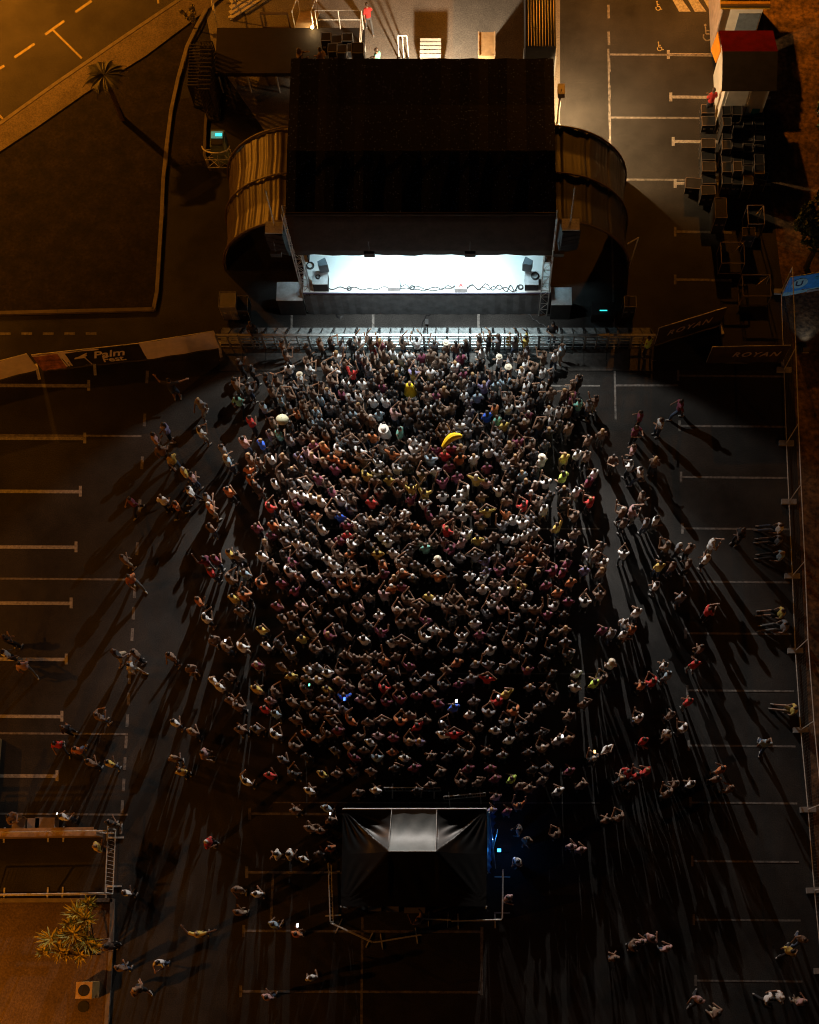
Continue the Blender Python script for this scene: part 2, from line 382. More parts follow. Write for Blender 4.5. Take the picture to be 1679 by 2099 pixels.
# monitor wedges with a taped cross, speakers on risers, cables
def wedge(x, y, label, cross):
    q = P(x, y, zd); t = thing('monitor_wedge', label, 'speaker', (q.x, q.y, zd), group='stage front monitor boxes')
    mb = MB(); vs = [(-.27, -.2, .02), (.27, -.2, .02), (.27, .2, .02), (-.27, .2, .02), (-.25, -.18, .2), (.25, -.18, .2), (.25, .1, .36), (-.25, .1, .36), (-.27, .2, .3), (.27, .2, .3)]
    mb.add([(q.x + a, q.y + b, zd + c) for a, b, c in vs], [(0, 3, 2, 1), (0, 1, 5, 4), (4, 5, 6, 7), (7, 6, 9, 8), (8, 9, 2, 3), (0, 4, 7, 8, 3), (1, 2, 9, 6, 5)])
    mb.build('cabinet', RISER, t)
    mb = MB(); c = (q.x, q.y - .04, zd + .292)
    for s in (-1, 1): mb.box(c, (.22, .035, .01), rz=s * R(45), rx=R(30))
    mb.build('taped_cross', cross, t)
wedge(808, 588, 'pale monitor box with white cross, left of stage front centre', WHITE)
wedge(945, 590, 'pale monitor box with red cross, right of stage front centre', REDL)
def speaker(x, y, base, wd, dp, ht, rz, label, top=BLKM):
    q = P(x, y, base + ht); t = thing('speaker', label, 'speaker', (q.x, q.y, base), rz)
    o = Vector((q.x, q.y, base)); E3 = Euler((0, 0, rz)).to_matrix()
    vs = [(-wd / 2, dp / 2), (-wd * .3, -dp / 2), (wd * .3, -dp / 2), (wd / 2, dp / 2)]
    mb = MB(); a = [o + E3 @ Vector((u, v, 0)) for u, v in vs]; b = [p + Vector((0, 0, ht)) for p in a]
    mb.add(a + b, [(0, 1, 2, 3), (4, 7, 6, 5)] + [(i, 4 + i, 4 + (i + 1) % 4, (i + 1) % 4) for i in range(4)]); mb.build('cabinet', top, t)
    mb = MB(); mb.box(o + E3 @ Vector((0, dp / 2 + .012, ht / 2)), (wd * .94, .02, ht * .94), rz=rz); mb.build('grille', GRILL, t)
    return t
def riser(x, y, wd, dp, ht, label, m_top, m_side, zb_=0, name='riser', cat='box'):
    q = P(x, y, zb_ + ht); t = thing(name, label, cat, (q.x, q.y, zb_))
    mb = MB(); mb.box((q.x, q.y, zb_ + ht / 2 - .01), (wd, dp, ht - .03)); mb.build('body', m_side, t)
    mb = MB(); mb.box((q.x, q.y, zb_ + ht - .012), (wd + .02, dp + .02, .03)); mb.build('lid', m_top, t)
    return t
riser(656, 569, .62, .6, .55, 'pale topped box under the left stage corner speaker', RISER, BLKM, zd)
riser(1090, 570, .55, .6, .45, 'pale topped box under the right stage corner speaker', RISER, BLKM, zd)
speaker(660, 538, zd + .62, .36, .34, .5, R(-70), 'dark speaker on pole at left end of the lit stage', mat('blue grey cabinet', (.10, .14, .17), .6))
speaker(1083, 536, zd + .55, .36, .34, .5, R(70), 'dark speaker on pole at right end of the lit stage', mat('blue grey cabinet', (.10, .14, .17), .6))
def cable(pts, label, z=.0, r=.02, wob=.06, seed=1):
    rnd = random.Random(seed); out = []
    for (a, b) in zip(pts[:-1], pts[1:]):
        for k in range(8):
            t = k / 8; x = a[0] + (b[0] - a[0]) * t; y = a[1] + (b[1] - a[1]) * t
            q = P(x, y, z); out.append(Vector((q.x, q.y + wob * (sin(k * .8 + seed + len(out) * .35) + .5 * sin(len(out) * 1.15 + seed * 2)), z + r)))
    q = P(*pts[-1], z); out.append(Vector((q.x, q.y, z + r)))
    mb = MB(); mb.path(out, r, 5); return tag(mb.build('cable', RUBB), label, 'cable')
cable([(672, 592), (715, 590), (760, 594), (800, 588)], 'black cable on stage front left of the white cross box', zd, seed=2)
cable([(818, 590), (850, 594), (880, 596), (930, 590)], 'black cable between the two crossed monitor boxes', zd, seed=3)
cable([(820, 584), (845, 589), (900, 592), (932, 586)], 'second black cable between the two crossed monitor boxes', zd, seed=4, wob=.08)
cable([(958, 586), (990, 592), (1020, 590), (1060, 596)], 'black cable right of the red cross box', zd, seed=5)
cable([(958, 590), (1000, 588), (1040, 592), (1064, 590)], 'tangled black cable reaching the coil at right stage front', zd, seed=6, wob=.1)
cable([(640, 632), (720, 636), (800, 634), (900, 640), (1000, 636), (1110, 636)], 'long black cable on ground along the stage skirt', 0, .02, seed=7)
cable([(885, 640), (868, 655), (860, 690)], 'black cable crossing from stage skirt to barrier centre', 0, .02, seed=8)
cable([(1080, 640), (1095, 656), (1115, 668), (1128, 672)], 'black cable running from stage right to the barrier guard', 0, .02, seed=9)
def coil(x, y, z, r, label):
    q = P(x, y, z); mb = MB()
    for k in range(3):
        rr_ = r * (1 - .12 * k); pts = [Vector((q.x + rr_ * cos(t), q.y + rr_ * sin(t), z + .012 + .018 * k)) for t in [i * pi / 8 for i in range(17)]]; mb.path(pts, .013, 5)
    return tag(mb.build('cable_coil', RUBB), label, 'cable', 'coiled cables')
coil(636, 545, zd, .17, 'coiled black cable beside left stage tower')
coil(652, 568, zd + .56, .1, 'small cable coil on the left corner box')
coil(1097, 566, zd + .46, .17, 'coiled black cable on the right corner box')
coil(1067, 589, zd, .12, 'thick small coil at right end of stage front edge')
coil(716, 592, zd, .1, 'thin cable loop near left stage front edge')
coil(845, 590, zd, .11, 'thin cable loop right of the white cross box')
coil(697, 646, 0, .16, 'black cable coil on ground before the stage skirt')

# ------------------------------------------------ curved side wings
def wing(side, label):
    t = thing('stage_wing', label, 'tent', P(520 if side < 0 else 1220, 470), group='curved wings beside the stage')
    xi = (fx0 - .05) if side < 0 else (fx1 + .05)
    ya, yb = P(860, 553).y, P(860, 372).y
    xo = P(465 if side < 0 else 1284, 553).x; a = abs(xi - xo); b = 3.4
    mb = MB(); rows = []; nv = 40; nu = 150
    rnd = random.Random(5 + side)
    ph = [rnd.uniform(0, 6) for _ in range(8)]
    for j in range(nv + 1):
        v = j / nv; y = ya + (yb - ya) * v; row = []
        sag = .05 * (1 - abs(2 * ((v * 2) % 1) - 1))
        for i in range(nu + 1):
            u = i / nu * pi / 2
            w_ = sum(sin(ph[k] + u * (17 + 19 * k) + v * (1.5 - .4 * k)) / (1 + .5 * k) for k in range(6)) * .0042 * (1 if j not in (0, nv) else .3)
            k_ = 1 - sag * .5 - w_
            row.append((xi + side * a * cos(u) * k_, y, b * sin(u) * k_))
        rows.append(row)
    mb.grid(rows); mb.build('canopy', WING if side < 0 else WING_SHADE, t, smooth=True, solid=.02)
    for v in (0, .5, 1):
        mb = MB(); y = ya + (yb - ya) * v
        mb.path([Vector((xi + side * (a + .07) * cos(i / 24 * pi / 2), y, (b + .07) * sin(i / 24 * pi / 2))) for i in range(25)], .045, 6); mb.build('hoop', mat('hoop tube', (.09, .06, .05), .5), t)
    return t
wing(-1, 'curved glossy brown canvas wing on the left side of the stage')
wing(1, 'curved canvas wing in painted shade on the right side of the stage')
m = thing('side_stay', 'thin metal stay frame outside the right curved wing', 'frame', P(1300, 540))
mb = MB(); q = P(1288, 552); mb.tube(P(1286, 500, 2.2), P(1309, 487, 2.2), .03); mb.tube(P(1309, 487, 2.2), q, .03); mb.build('stay', GALV, m)
# boxes around the stage feet
riser(594, 597, 1.1, .85, 1.15, 'grey topped subwoofer block left of the stage front', RISER, BLKM, 0, 'subwoofer_block', 'speaker')
riser(1151, 607, .85, .8, 1.15, 'grey topped subwoofer block right of the stage front', RISER, BLKM, 0, 'subwoofer_block', 'speaker')
def line_array(x, y, side, label):
    q = P(x, y, 4.2); t = thing('line_array', label, 'speaker', (q.x, q.y, 2.2))
    for k in range(6):
        mb = MB(); mb.box((q.x, q.y + .05 * k * k / 4, 4.4 - k * .3), (.75, .5, .27), rz=side * R(12), rx=R(4 * k)); mb.build('cabinet', BLKM, t)
    mb = MB(); mb.tube((q.x, q.y + .1, 4.5), (q.x, q.y + .2, 6.6), .03); mb.box((q.x, q.y, 4.62), (.7, .5, .05)); mb.build('rigging_frame', GALV, t)
line_array(566, 480, -1, 'hanging black speaker array at the left corner of the stage roof')
line_array(1168, 474, 1, 'hanging black speaker array at the right corner of the stage roof')
def case(x, y, wd, dp, ht, label, m_=BLKM, zb_=0.0, rz=0.0, group=None, grp_edges=ALU):
    q = P(x, y, zb_ + ht); t = thing('flight_case', label, 'case', (q.x, q.y, zb_), rz, group)
    E3 = Euler((0, 0, rz)).to_matrix(); o = Vector((q.x, q.y, zb_))
    mb = MB(); mb.box(o + Vector((0, 0, ht / 2 + .05)), (wd, dp, ht - .1), rz=rz); mb.build('shell', m_, t)
    mb = MB(); e = .022
    for sx in (-1, 1):
        for sy in (-1, 1):
            mb.box(o + E3 @ Vector((sx * wd / 2, sy * dp / 2, ht / 2 + .05)), (e, e, ht - .08), rz=rz)
        mb.box(o + E3 @ Vector((sx * wd / 2, 0, ht)), (e, dp, e), rz=rz); mb.box(o + E3 @ Vector((0, sx * dp / 2, ht)), (wd, e, e), rz=rz)
    mb.build('edge_trim', grp_edges, t)
    mb = MB()
    for sx in (-1, 1): mb.box(o + E3 @ Vector((sx * wd * .25, -dp / 2 - .012, ht * .6)), (.12, .02, .09), rz=rz)
    mb.build('latch', grp_edges, t)
    return t
case(466, 614, .7, .7, 1.1, 'grey case left of the curved left wing', GREYP)
case(490, 622, .75, .7, .8, 'black amplifier rack with pale label, left of stage', BLKM)
case(1292, 618, .5, .5, 1.0, 'dark case right of the curved right wing')
q = P(1237, 632, .6); t = thing('amplifier_rack', 'low amplifier rack with a glowing cyan strip, right of stage', 'rack', (q.x, q.y, 0))
mb = MB(); mb.box((q.x, q.y, .3), (1.0, .6, .56)); mb.build('cabinet', BLKM, t)
mb = MB(); mb.box((q.x, q.y - .1, .6), (.32, .04, .02)); mb.build('display', mat('cyan display', (.0, .5, .5), .5, emis=(.05, .9, .85), estr=1.2), t)

# ------------------------------------------------ front barrier, 19 modules
bx0, bx1 = P(452, 714).x, P(1336, 714).x; byy = P(900, 715).y; NM = 19; mw = (bx1 - bx0) / NM
def make_barrier():
    t = thing('crowd_barrier', '', 'barrier', (0, 0, 0), group='aluminium crowd barrier sections before the stage')
    mb = MB(); h = 1.08
    for x in (-.48, 0, .48): mb.box((x * mw, 0, h / 2), (.055, .05, h))
    mb.build('upright', ALU, t)
    mb = MB(); mb.box((0, 0, h + .02), (mw * .985, .1, .06)); mb.build('top_rail', ALU, t)
    mb = MB()
    for z in (.18, .42, .66, .88): mb.box((0, .01, z), (mw * .94, .03, .035))
    mb.build('rails', ALU, t)
    mb = MB(); mb.box((0, -.53, .022), (mw * .98, 1.02, .03)); mb.build('step_plate', mat('worn step plate', (.075, .07, .065), .7, .2, 6, metal=.2), t)
    mb = MB(); mb.box((0, .62, .02), (mw * .98, .72, .025)); mb.build('rear_plate', PLATE, t)
    mb = MB()
    for x in (-.47, .0, .47): mb.tube((x * mw, .04, 1.0), (x * mw, .95, .05), .022, n=6)
    mb.build('brace', BLK, t)
    return t
b0 = make_barrier()
ordn = ['leftmost', 'second', 'third', 'fourth', 'fifth', 'sixth', 'seventh', 'eighth', 'ninth', 'tenth', 'eleventh', 'twelfth', 'thirteenth', 'fourteenth', 'fifteenth', 'sixteenth', 'seventeenth', 'eighteenth', 'rightmost']
for k in range(NM):
    loc = (bx0 + mw * (k + .5), byy, 0); lb = 'aluminium crowd barrier section before the stage, %s from the left' % ordn[k]
    if k in (0, NM - 1): lb = '%s aluminium crowd barrier section before the stage' % ordn[k]
    if k == 0: b0.location = loc; b0['label'] = lb
    else: copy_tree(b0, loc, 0, lb)
q = P(1043, 700, .9); mb = MB(); mb.grid([[(q.x - .1 + .2 * i / 3, byy + .07 + .01 * (i % 2), z) for i in range(4)] for z in (1.12, .7, .35, .1)]); tag(mb.build('yellow_cloth', mat('yellow towel', (.75, .42, .03), .8)), 'yellow cloth hanging on the barrier right of centre', 'cloth')
# ------------------------------------------------ banners on fences
def banner(p0, p1, h, label, parts, cat='banner', z0=.02, frame=True):
    A, B = P(*p0), P(*p1); d = B - A; L = d.length; u = d.normalized(); rz = atan2(d.y, d.x)
    t = thing('banner_fence', label, cat, (A.x, A.y, 0), rz)
    for nm, a, b, lo, hi, mt, off in parts:
        mb = MB(); n = 12; rows = []
        for j in range(5):
            z = z0 + h * (lo + (hi - lo) * j / 4)
            rows.append([A + u * L * (a + (b - a) * i / n) + Vector((u.y, -u.x, 0)) * (off + .015 * sin(i * 1.3 + j)) + Vector((0, 0, z)) for i in range(n + 1)])
        mb.grid(rows); mb.build(nm, mt, t, smooth=True)
    if frame:
        mb = MB(); nb = Vector((-u.y, u.x, 0)) * .04
        mb.tube(A + nb + Vector((0, 0, h)), B + nb + Vector((0, 0, h)), .02); mb.tube(A + nb + Vector((0, 0, .1)), B + nb + Vector((0, 0, .1)), .02)
        k = max(2, int(L / 2.2) + 1)
        for i in range(k):
            q = A + u * (L * i / (k - 1)) + nb; mb.tube(q, q + Vector((0, 0, h)), .02)
        mb.build('frame', GALV, t)
        for i in range(1, k, 2):
            q = A + u * (L * i / (k - 1)); mb = MB(); mb.box(q + Vector((0, -.1, .02)), (.12, .75, .04), rz=rz); mb.build('foot', GALV, t)
    return t, L
banner((-75, 797), (78, 758), 1.25, 'plain off-white banner fence at the far left edge', [('fabric', 0, 1, 0, 1, CREAM, 0)])
PIC = speckle(mat('brown printed picture', (.34, .13, .06), .8, .35, 2.2), 6, .4)
t, L = banner((88, 760), (302, 737), 1.25, 'black banner with white handwritten Palm Fest lettering', [('picture_panel', 0, .235, 0, 1, PIC, 0), ('pale_strip', .235, .30, .1, 1, CREAM, .004), ('black_panel', .2355, 1, 0, 1, BANB, -.012), ('white_hem', .0, .62, .93, 1.0, CREAM, .01)])
for txt, fx, fz, s, sh in (('Palm', .68, .84, .70, .35), ('Fest.', .71, .40, .54, .1)):
    text_obj('lettering', txt, CREAM, s, t, (L * fx, -.045, fz), (R(90), 0, 0), shear=sh)
mb = MB(); pts = []
for a, b, c, d2 in ((.37, .60, .50, .78), (.37, .64, .49, .66), (.36, .60, .47, .56)):
    mb.tube((L * a, -.05, b * 1.25), (L * c, -.05, d2 * 1.25 + .1), .02, .03, 5)
mb.tube((L * .455, -.05, .85), (L * .485, -.05, .2), .03, .02, 5)
o = bpy.data.objects.new('palm_logo', mb.mesh('palm_logo', CREAM)); COL.objects.link(o); o.parent = t
banner((303, 737), (452, 713), 1.28, 'plain off-white banner fence beside the left end of the crowd barrier', [('fabric', 0, 1, 0, 1, CREAM, 0)])
BDK = mat('dark brown banner', (.05, .035, .032), .8, .2, 3); LET = mat('pale pink lettering', (.5, .4, .36), .8, .1, 4)
t, L = banner((1342, 707), (1476, 666), 1.3, 'dark banner lettered ROYAN slanting away from the barrier end', [('fabric', 0, 1, 0, 1, BDK, 0)])
text_obj('lettering', 'ROYAN', LET, .50, t, (L * .47, -.03, .72), (R(90), 0, 0), shear=.3, name_space=1.25)
t, L = banner((1448, 745), (1604, 742), 1.3, 'dark banner lettered ROYAN parallel to the barrier, at the right', [('fabric', 0, 1, 0, 1, BDK, 0)])
text_obj('lettering', 'ROYAN', LET, .50, t, (L * .59, -.03, .72), (R(90), 0, 0), shear=.3, name_space=1.25)
text_obj('small_lettering', 'EVENTS', LET, .17, t, (L * .59, -.03, .36), (R(90), 0, 0), name_space=1.6) if False else None
t, L = banner((1602, 608), (1760, 582), 1.4, 'blue shop banner with a round U emblem at the right edge', [('fabric', 0, 1, .2, 1, BANU, 0), ('pale_band', 0, 1, 0, .2, BANL, 0)])
mb = MB(); n = 24
for k in range(n): mb.add([(L * .16 + r * cos(2 * pi * (k + j) / n), -.02, .86 + r * sin(2 * pi * (k + j) / n)) for r, j in ((.36, 0), (.36, 1), (.25, 1), (.25, 0))], [(3, 2, 1, 0)])
o = bpy.data.objects.new('emblem_ring', mb.mesh('emblem_ring', BANL)); COL.objects.link(o); o.parent = t
mb = MB(); mb.add([(L * .16 + .25 * cos(2 * pi * k / n), -.022, .86 + .25 * sin(2 * pi * k / n)) for k in range(n)], [tuple(range(n))])
o = bpy.data.objects.new('emblem_disc', mb.mesh('emblem_disc', BANL)); COL.objects.link(o); o.parent = t
text_obj('emblem_letter', 'U', mat('navy', (.005, .015, .07), .6), .52, t, (L * .16, -.03, .86), (R(90), 0, 0), shear=-.1)
text_obj('lettering', 'COTE UN R', mat('teal lettering', (.03, .3, .38), .6), .26, t, (L * .56, -.03, 1.1), (R(90), 0, 0), name_space=1.2)
mb = MB(); mb.box((1.7, -.03, .14), (1.2, .01, .16)); o = bpy.data.objects.new('grey_print', mb.mesh('grey_print', GREYP)); COL.objects.link(o); o.parent = t

# ------------------------------------------------ steel fences
def make_rail(L, name='steel_barrier'):
    t = thing(name, '', 'barrier'); h = 1.05
    mb = MB(); mb.path([Vector((-L / 2, 0, .12)), Vector((-L / 2, 0, h)), Vector((L / 2, 0, h)), Vector((L / 2, 0, .12)), Vector((-L / 2, 0, .12))], .024, 6); mb.build('frame', GALV, t)
    mb = MB(); n = int(L / .13)
    for k in range(1, n): mb.tube((-L / 2 + L * k / n, 0, .12), (-L / 2 + L * k / n, 0, h), .008, n=4)
    mb.build('bars', GALV, t)
    for s in (-1, 1):
        mb = MB(); mb.box((s * L * .38, 0, .03), (.06, .62, .04)); mb.box((s * L * .38, 0, .08), (.05, .05, .1)); mb.build('foot', GALV, t)
    return t
r0 = make_rail(2.2); used = [0]
def rail_run(p0, p1, label, group):
    A, B = P(*p0), P(*p1); d = B - A; n = max(1, round(d.length / 2.25))
    for k in range(n):
        c = A + d * ((k + .5) / n); sc = d.length / n / 2.25
        lb = label if n == 1 else label + ', %s from its start' % ordn[k].replace('leftmost', 'first')
        if not used[0]: r0.location = (c.x, c.y, 0); r0.rotation_euler = (0, 0, atan2(d.y, d.x)); r0['label'] = lb; r0['group'] = group; o = r0; used[0] = 1
        else: o = copy_tree(r0, (c.x, c.y, 0), atan2(d.y, d.x), lb, group=group)
        o.scale = (sc, 1, 1)
G1 = 'steel barriers round the sound tent'
rail_run((680, 1772), (684, 1892), 'steel barrier along the left side of the black tent', G1)
rail_run((684, 1893), (768, 1932), 'steel barrier slanting down behind the black tent', G1)
rail_run((770, 1932), (866, 1916), 'steel barrier under the pink-shirted person behind the tent', G1)
rail_run((872, 1884), (925, 1886), 'short steel barrier right of the pink-shirted person', G1)
rail_run((926, 1889), (1028, 1886), 'steel barrier at the lower right corner of the tent', G1)
rail_run((1029, 1884), (1030, 1785), 'steel barrier along the right side of the black tent', G1)
rail_run((790, 1622), (905, 1622), 'steel barrier in front of the tent, left half', G1)
rail_run((910, 1640), (996, 1632), 'steel barrier in front of the tent, right half', G1)
G2 = 'steel barriers round the pen at lower left'
rail_run((-6, 1712), (237, 1708), 'steel barrier on the upper side of the left pen', G2)
rail_run((239, 1700), (233, 1834), 'steel barrier on the right side of the left pen', G2)
rail_run((-6, 1836), (233, 1833), 'steel barrier on the lower side of the left pen', G2)
# counter and benches behind the pen
def plank(p, q, z, wd, th, mt, nm, par):
    A, B = P(*p), P(*q); d = B - A; mb = MB(); mb.box(((A + B) / 2) + Vector((0, 0, z)), (d.length, wd, th), rz=atan2(d.y, d.x)); return mb.build(nm, mt, par)
t = thing('bar_counter', 'long pale wooden counter along the top of the left pen', 'counter', P(110, 1702))
WARM = mat('worn beige wood', (.38, .27, .17), .7, .2, 4)
plank((-30, 1715), (212, 1711), .85, .24, .05, WARM, 'counter_top', t); plank((-30, 1715), (212, 1711), .42, .2, .8, mat('counter front', (.2, .14, .09), .8), 'front_panel', t)
plank((-30, 1708), (212, 1704), 1.15, .1, .04, WARM, 'shelf', t)
for x, y, wd, lb in ((38, 1690, .5, 'small pale crate at the left behind the counter'), (68, 1689, .45, 'dark crate with pale lid behind the counter'), (92, 1688, .75, 'wide beige crate behind the counter')):
    riser(x, y, wd, .45, .5, lb, mat('beige lid', (.42, .33, .26), .8), BLKM if 'dark' in lb else WARM, 0, 'crate', 'crate')
q = P(1, 1600); t = thing('low_partition', 'tall beige panel cut by the left edge', 'panel', (q.x, q.y, 0)); mb = MB(); A, B = P(-30, 1515), P(4, 1515); C_ = P(-3, 1700); mb.box(((A.x + B.x) / 2, (A.y + C_.y) / 2, .5), (B.x - A.x, A.y - C_.y, 1.0)); mb.build('body', mat('ochre panel', (.35, .23, .09), .8, .1), t)

# perimeter mesh fence on the right
fpts = [(1600, 600), (1606, 760), (1611, 910), (1616, 1030), (1623, 1182), (1629, 1335), (1640, 1497), (1655, 1660), (1668, 1825), (1684, 1990), (1700, 2160)]
f0 = None
for k, (a, b) in enumerate(zip(fpts[:-1], fpts[1:])):
    A, B = P(*a), P(*b); d = B - A; L = d.length; h = 1.9
    t = thing('mesh_fence', 'wire mesh fence panel along the right edge, %s from the top' % ordn[k].replace('leftmost', 'first'), 'fence', (A.x, A.y, 0), atan2(d.y, d.x), 'mesh fence panels along the right edge')
    mb = MB(); mb.path([Vector((0, 0, .1)), Vector((0, 0, h)), Vector((L, 0, h)), Vector((L, 0, .1)), Vector((0, 0, .1))], .021, 6)
    o = bpy.data.objects.new('frame', mb.mesh('frame', GALV)); COL.objects.link(o); o.parent = t
    mb = MB(); n = int(L / .12)
    for i in range(1, n): mb.tube((L * i / n, 0, .1), (L * i / n, 0, h), .003, n=3, cap=False)
    for i in range(1, 8): mb.tube((0, 0, .1 + (h - .1) * i / 8), (L, 0, .1 + (h - .1) * i / 8), .003, n=3, cap=False)
    o = bpy.data.objects.new('mesh_infill', mb.mesh('mesh_infill', mat('fence wire', (.12, .12, .12), .6, metal=.3))); COL.objects.link(o); o.parent = t
    mb = MB(); mb.box((0, 0, .07), (.22, .62, .13)); o = bpy.data.objects.new('foot_block', mb.mesh('foot_block', mat('concrete foot', (.3, .29, .28), .9))); COL.objects.link(o); o.parent = t

# ------------------------------------------------ sound tent
q = P(848, 1757); tent = thing('sound_tent', 'black canopy tent with a lit pale centre roof panel, behind the crowd', 'tent', (q.x, q.y, 0))
ze, zr = 2.3, 3.35
xl, xr = P(703, 1658, ze).x, P(997, 1658, ze).x; yf, yb_ = P(848, 1658, ze).y, P(848, 1858, ze).y
rxl, rxr = P(797, 1745, zr).x, P(893, 1745, zr).x; yr = P(848, 1745, zr).y
def tz(x, t, front):
    if rxl <= x <= rxr: s = 0
    elif x < rxl: s = (rxl - x) / (rxl - xl)
    else: s = (x - rxr) / (xr - rxr)
    m_ = min(t, 1 - s); z = ze + (zr - ze) * (m_ ** (3.2 if s == 0 else 2.4 + 1.2 * s))
    if front and s > 0: z -= .16 * sin(pi * min(1, s * 1.1)) * sin(pi * t) * (1 if t < 1 - s else .3)
    a = atan2(t, 1.02 - s); z += .028 * sin(a * 26) * sin(pi * min(1, t * 1.1)) * min(1, s * 3) * (1 if front else .5)
    if s == 0: z += .012 * sin(x * 9 + t * 7) * sin(pi * t)
    return z
def tent_part(name, x0, x1, front, mt, n):
    rows = []
    for j in range(37):
        t = j / 36; y = yf + (yr - yf) * t if front else yb_ + (yr - yb_) * t
        rows.append([(x0 + (x1 - x0) * i / n, y, tz(x0 + (x1 - x0) * i / n, t, front)) for i in range(n + 1)])
    mb = MB(); mb.grid(rows); return mb.build(name, mt, tent, smooth=True)
CAN = mat('black satin canopy', (.006, .006, .006), .42, .2, 2)
tent_part('canopy_left', xl, rxl, True, CAN, 48); tent_part('canopy_right', rxr, xr, True, CAN, 48)
tent_part('centre_panel', rxl, rxr, True, mat('grey satin panel', (.13, .145, .145), .5, .15, 1.5, .3, 3, spec=.7), 24)
tent_part('rear_canopy', xl, xr, False, mat('black canopy', (.005, .005, .005), .8, .2, 2, spec=.2), 72)
mb = MB(); mb.tube((xl, yf, ze), (xr, yf, ze), .03); mb.tube((rxl, yr, zr), (rxr, yr, zr), .02); mb.tube((rxl, yr, zr), (rxl, yf, ze), .008); mb.tube((rxr, yr, zr), (rxr, yf, ze), .008); mb.build('front_pole', mat('pale seam', (.5, .52, .52), .4), tent)
for x in (xl, xr):
    for y in (yf, yb_):
        mb = MB(); mb.tube((x, y, 0), (x, y, ze), .03); mb.build('leg', GALV, tent)
mb = MB(); mb.box(((xl + xr) / 2, yb_ + .15, .95), (xr - xl - .3, .05, 1.8)); mb.build('rear_wall', BLKM, tent)
mb = MB(); mb.box((xl + .05, (yf + yb_) / 2, 1.1), (.04, yf - yb_ - .3, 2.1)); mb.build('side_wall', BLKM, tent)
mb = MB(); rows = []; rnd = random.Random(2)
for j in range(13):
    v = j / 12; rows.append([(xr + .03 + .34 * v * (1 - .6 * i / 26) + .045 * sin(i * 1.9 + 2 * v) * v + rnd.uniform(-.012, .012), yf - .05 - (yf - yb_) * .62 * i / 26, ze - .06 - (ze - .3) * v) for i in range(27)])
mb.grid(rows); mb.build('side_sheet', mat('blue plastic sheet', (.03, .16, .34), .4, .2, 2), tent, smooth=True)
t = thing('mixing_desk', 'mixing desk table under the black tent', 'table', P(850, 1760)); q = P(850, 1760)
mb = MB(); mb.box((q.x, q.y, .85), (2.4, .8, .08)); mb.build('table_top', BLKM, t); mb = MB(); mb.box((q.x, q.y, 1.0), (1.6, .6, .16), rx=R(8)); mb.build('console', BLK, t)
for s in (-1, 1):
    mb = MB(); mb.box((q.x + s * 1.1, q.y, .4), (.06, .6, .8)); mb.build('leg', BLKM, t)
# blue lamp and stands on the right of the tent
q = P(1022, 1748); t = thing('blue_lamp', 'small blue lamp on a stand at the right side of the tent', 'lamp', (q.x, q.y, 0))
mb = MB(); mb.tube((q.x, q.y, 0), (q.x, q.y, 1.1), .015)
for k in range(3): mb.tube((q.x, q.y, .35), (q.x + .4 * cos(k * 2.1), q.y + .4 * sin(k * 2.1), 0), .012)
mb.build('stand', BLK, t)
mb = MB(); mb.box((q.x, q.y, 1.18), (.14, .12, .12)); mb.build('lamp_head', mat('blue lens', (.05, .3, .9), .4, emis=(.05, .35, 1.0), estr=4), t)
lamp('blue_light', 'POINT', (q.x + .16, q.y, 1.15), BLUE, (.03, .30, 1.0), .05)
mb = MB(); a = P(1003, 1665, 1.8); b = P(1016, 1780, .3); mb.tube(a, b, .02); mb.tube(P(1000, 1790, 0), P(1020, 1700, 1.2), .02); mb.tube(P(1010, 1770), P(1010, 1720, 1.3), .03); tag(mb.build('folded_stand', ALU), 'folded metal stands leaning in the blue light beside the tent', 'stand')
for x, y, wd, lb in ((768, 1862, .5, 'pale box behind the tent, left'), (805, 1864, .45, 'pale box behind the tent, second from left'), (850, 1866, .8, 'long pale tray behind the tent, right')):
    riser(x, y, wd, .2, .3, lb, GREYP, BLKM, 0, 'box', 'box')

# ------------------------------------------------ backstage
zt = 1.25
t = thing('loading_platform', 'dark raised platform behind the stage roof', 'platform', P(600, 120))
a, b = P(445, 57, zt), P(748, 57, zt); yy = P(600, 150, zt).y
mb = MB(); mb.box(((a.x + b.x) / 2, (a.y + yy) / 2, zt - .1), (b.x - a.x, a.y - yy, .2)); mb.build('deck', mat('dark plywood deck', (.012, .008, .006), .8, .2, 2), t)
mb = MB()
for i in range(6):
    for j in range(3): x = a.x + .1 + (b.x - a.x - .2) * i / 5; y = yy + .1 + (a.y - yy - .2) * j / 2; mb.tube((x, y, 0), (x, y, zt - .2), .04)
mb.build('legs', GALV, t)
def railing(p, q, z, label, name='handrail'):
    A, B = P(*p, z), P(*q, z); d = B - A; n = max(1, round(d.length / 1.1)); mb = MB()
    for k in range(n + 1): c = A + d * k / n; mb.tube(c, c + Vector((0, 0, 1.0)), .025)
    mb.tube(A + Vector((0, 0, 1)), B + Vector((0, 0, 1)), .025); mb.tube(A + Vector((0, 0, .5)), B + Vector((0, 0, .5)), .02)
    return tag(mb.build(name, mat('white painted steel', (.7, .68, .62), .45)), label, 'railing')
railing((652, 59), (744, 59), zt, 'white handrail on the platform, right of the stairs')
railing((745, 60), (742, 118), zt, 'white handrail running down the right side of the platform')
railing((447, 57), (437, -10), zt * .3, 'thin pale rail at the left corner of the platform')
q = P(624, 40); t = thing('stairs', 'wooden stairs with white handrails up to the platform', 'stairs', (q.x, a.y, 0))
sx0, sx1 = P(606, 57, zt).x, P(642, 57, zt).x
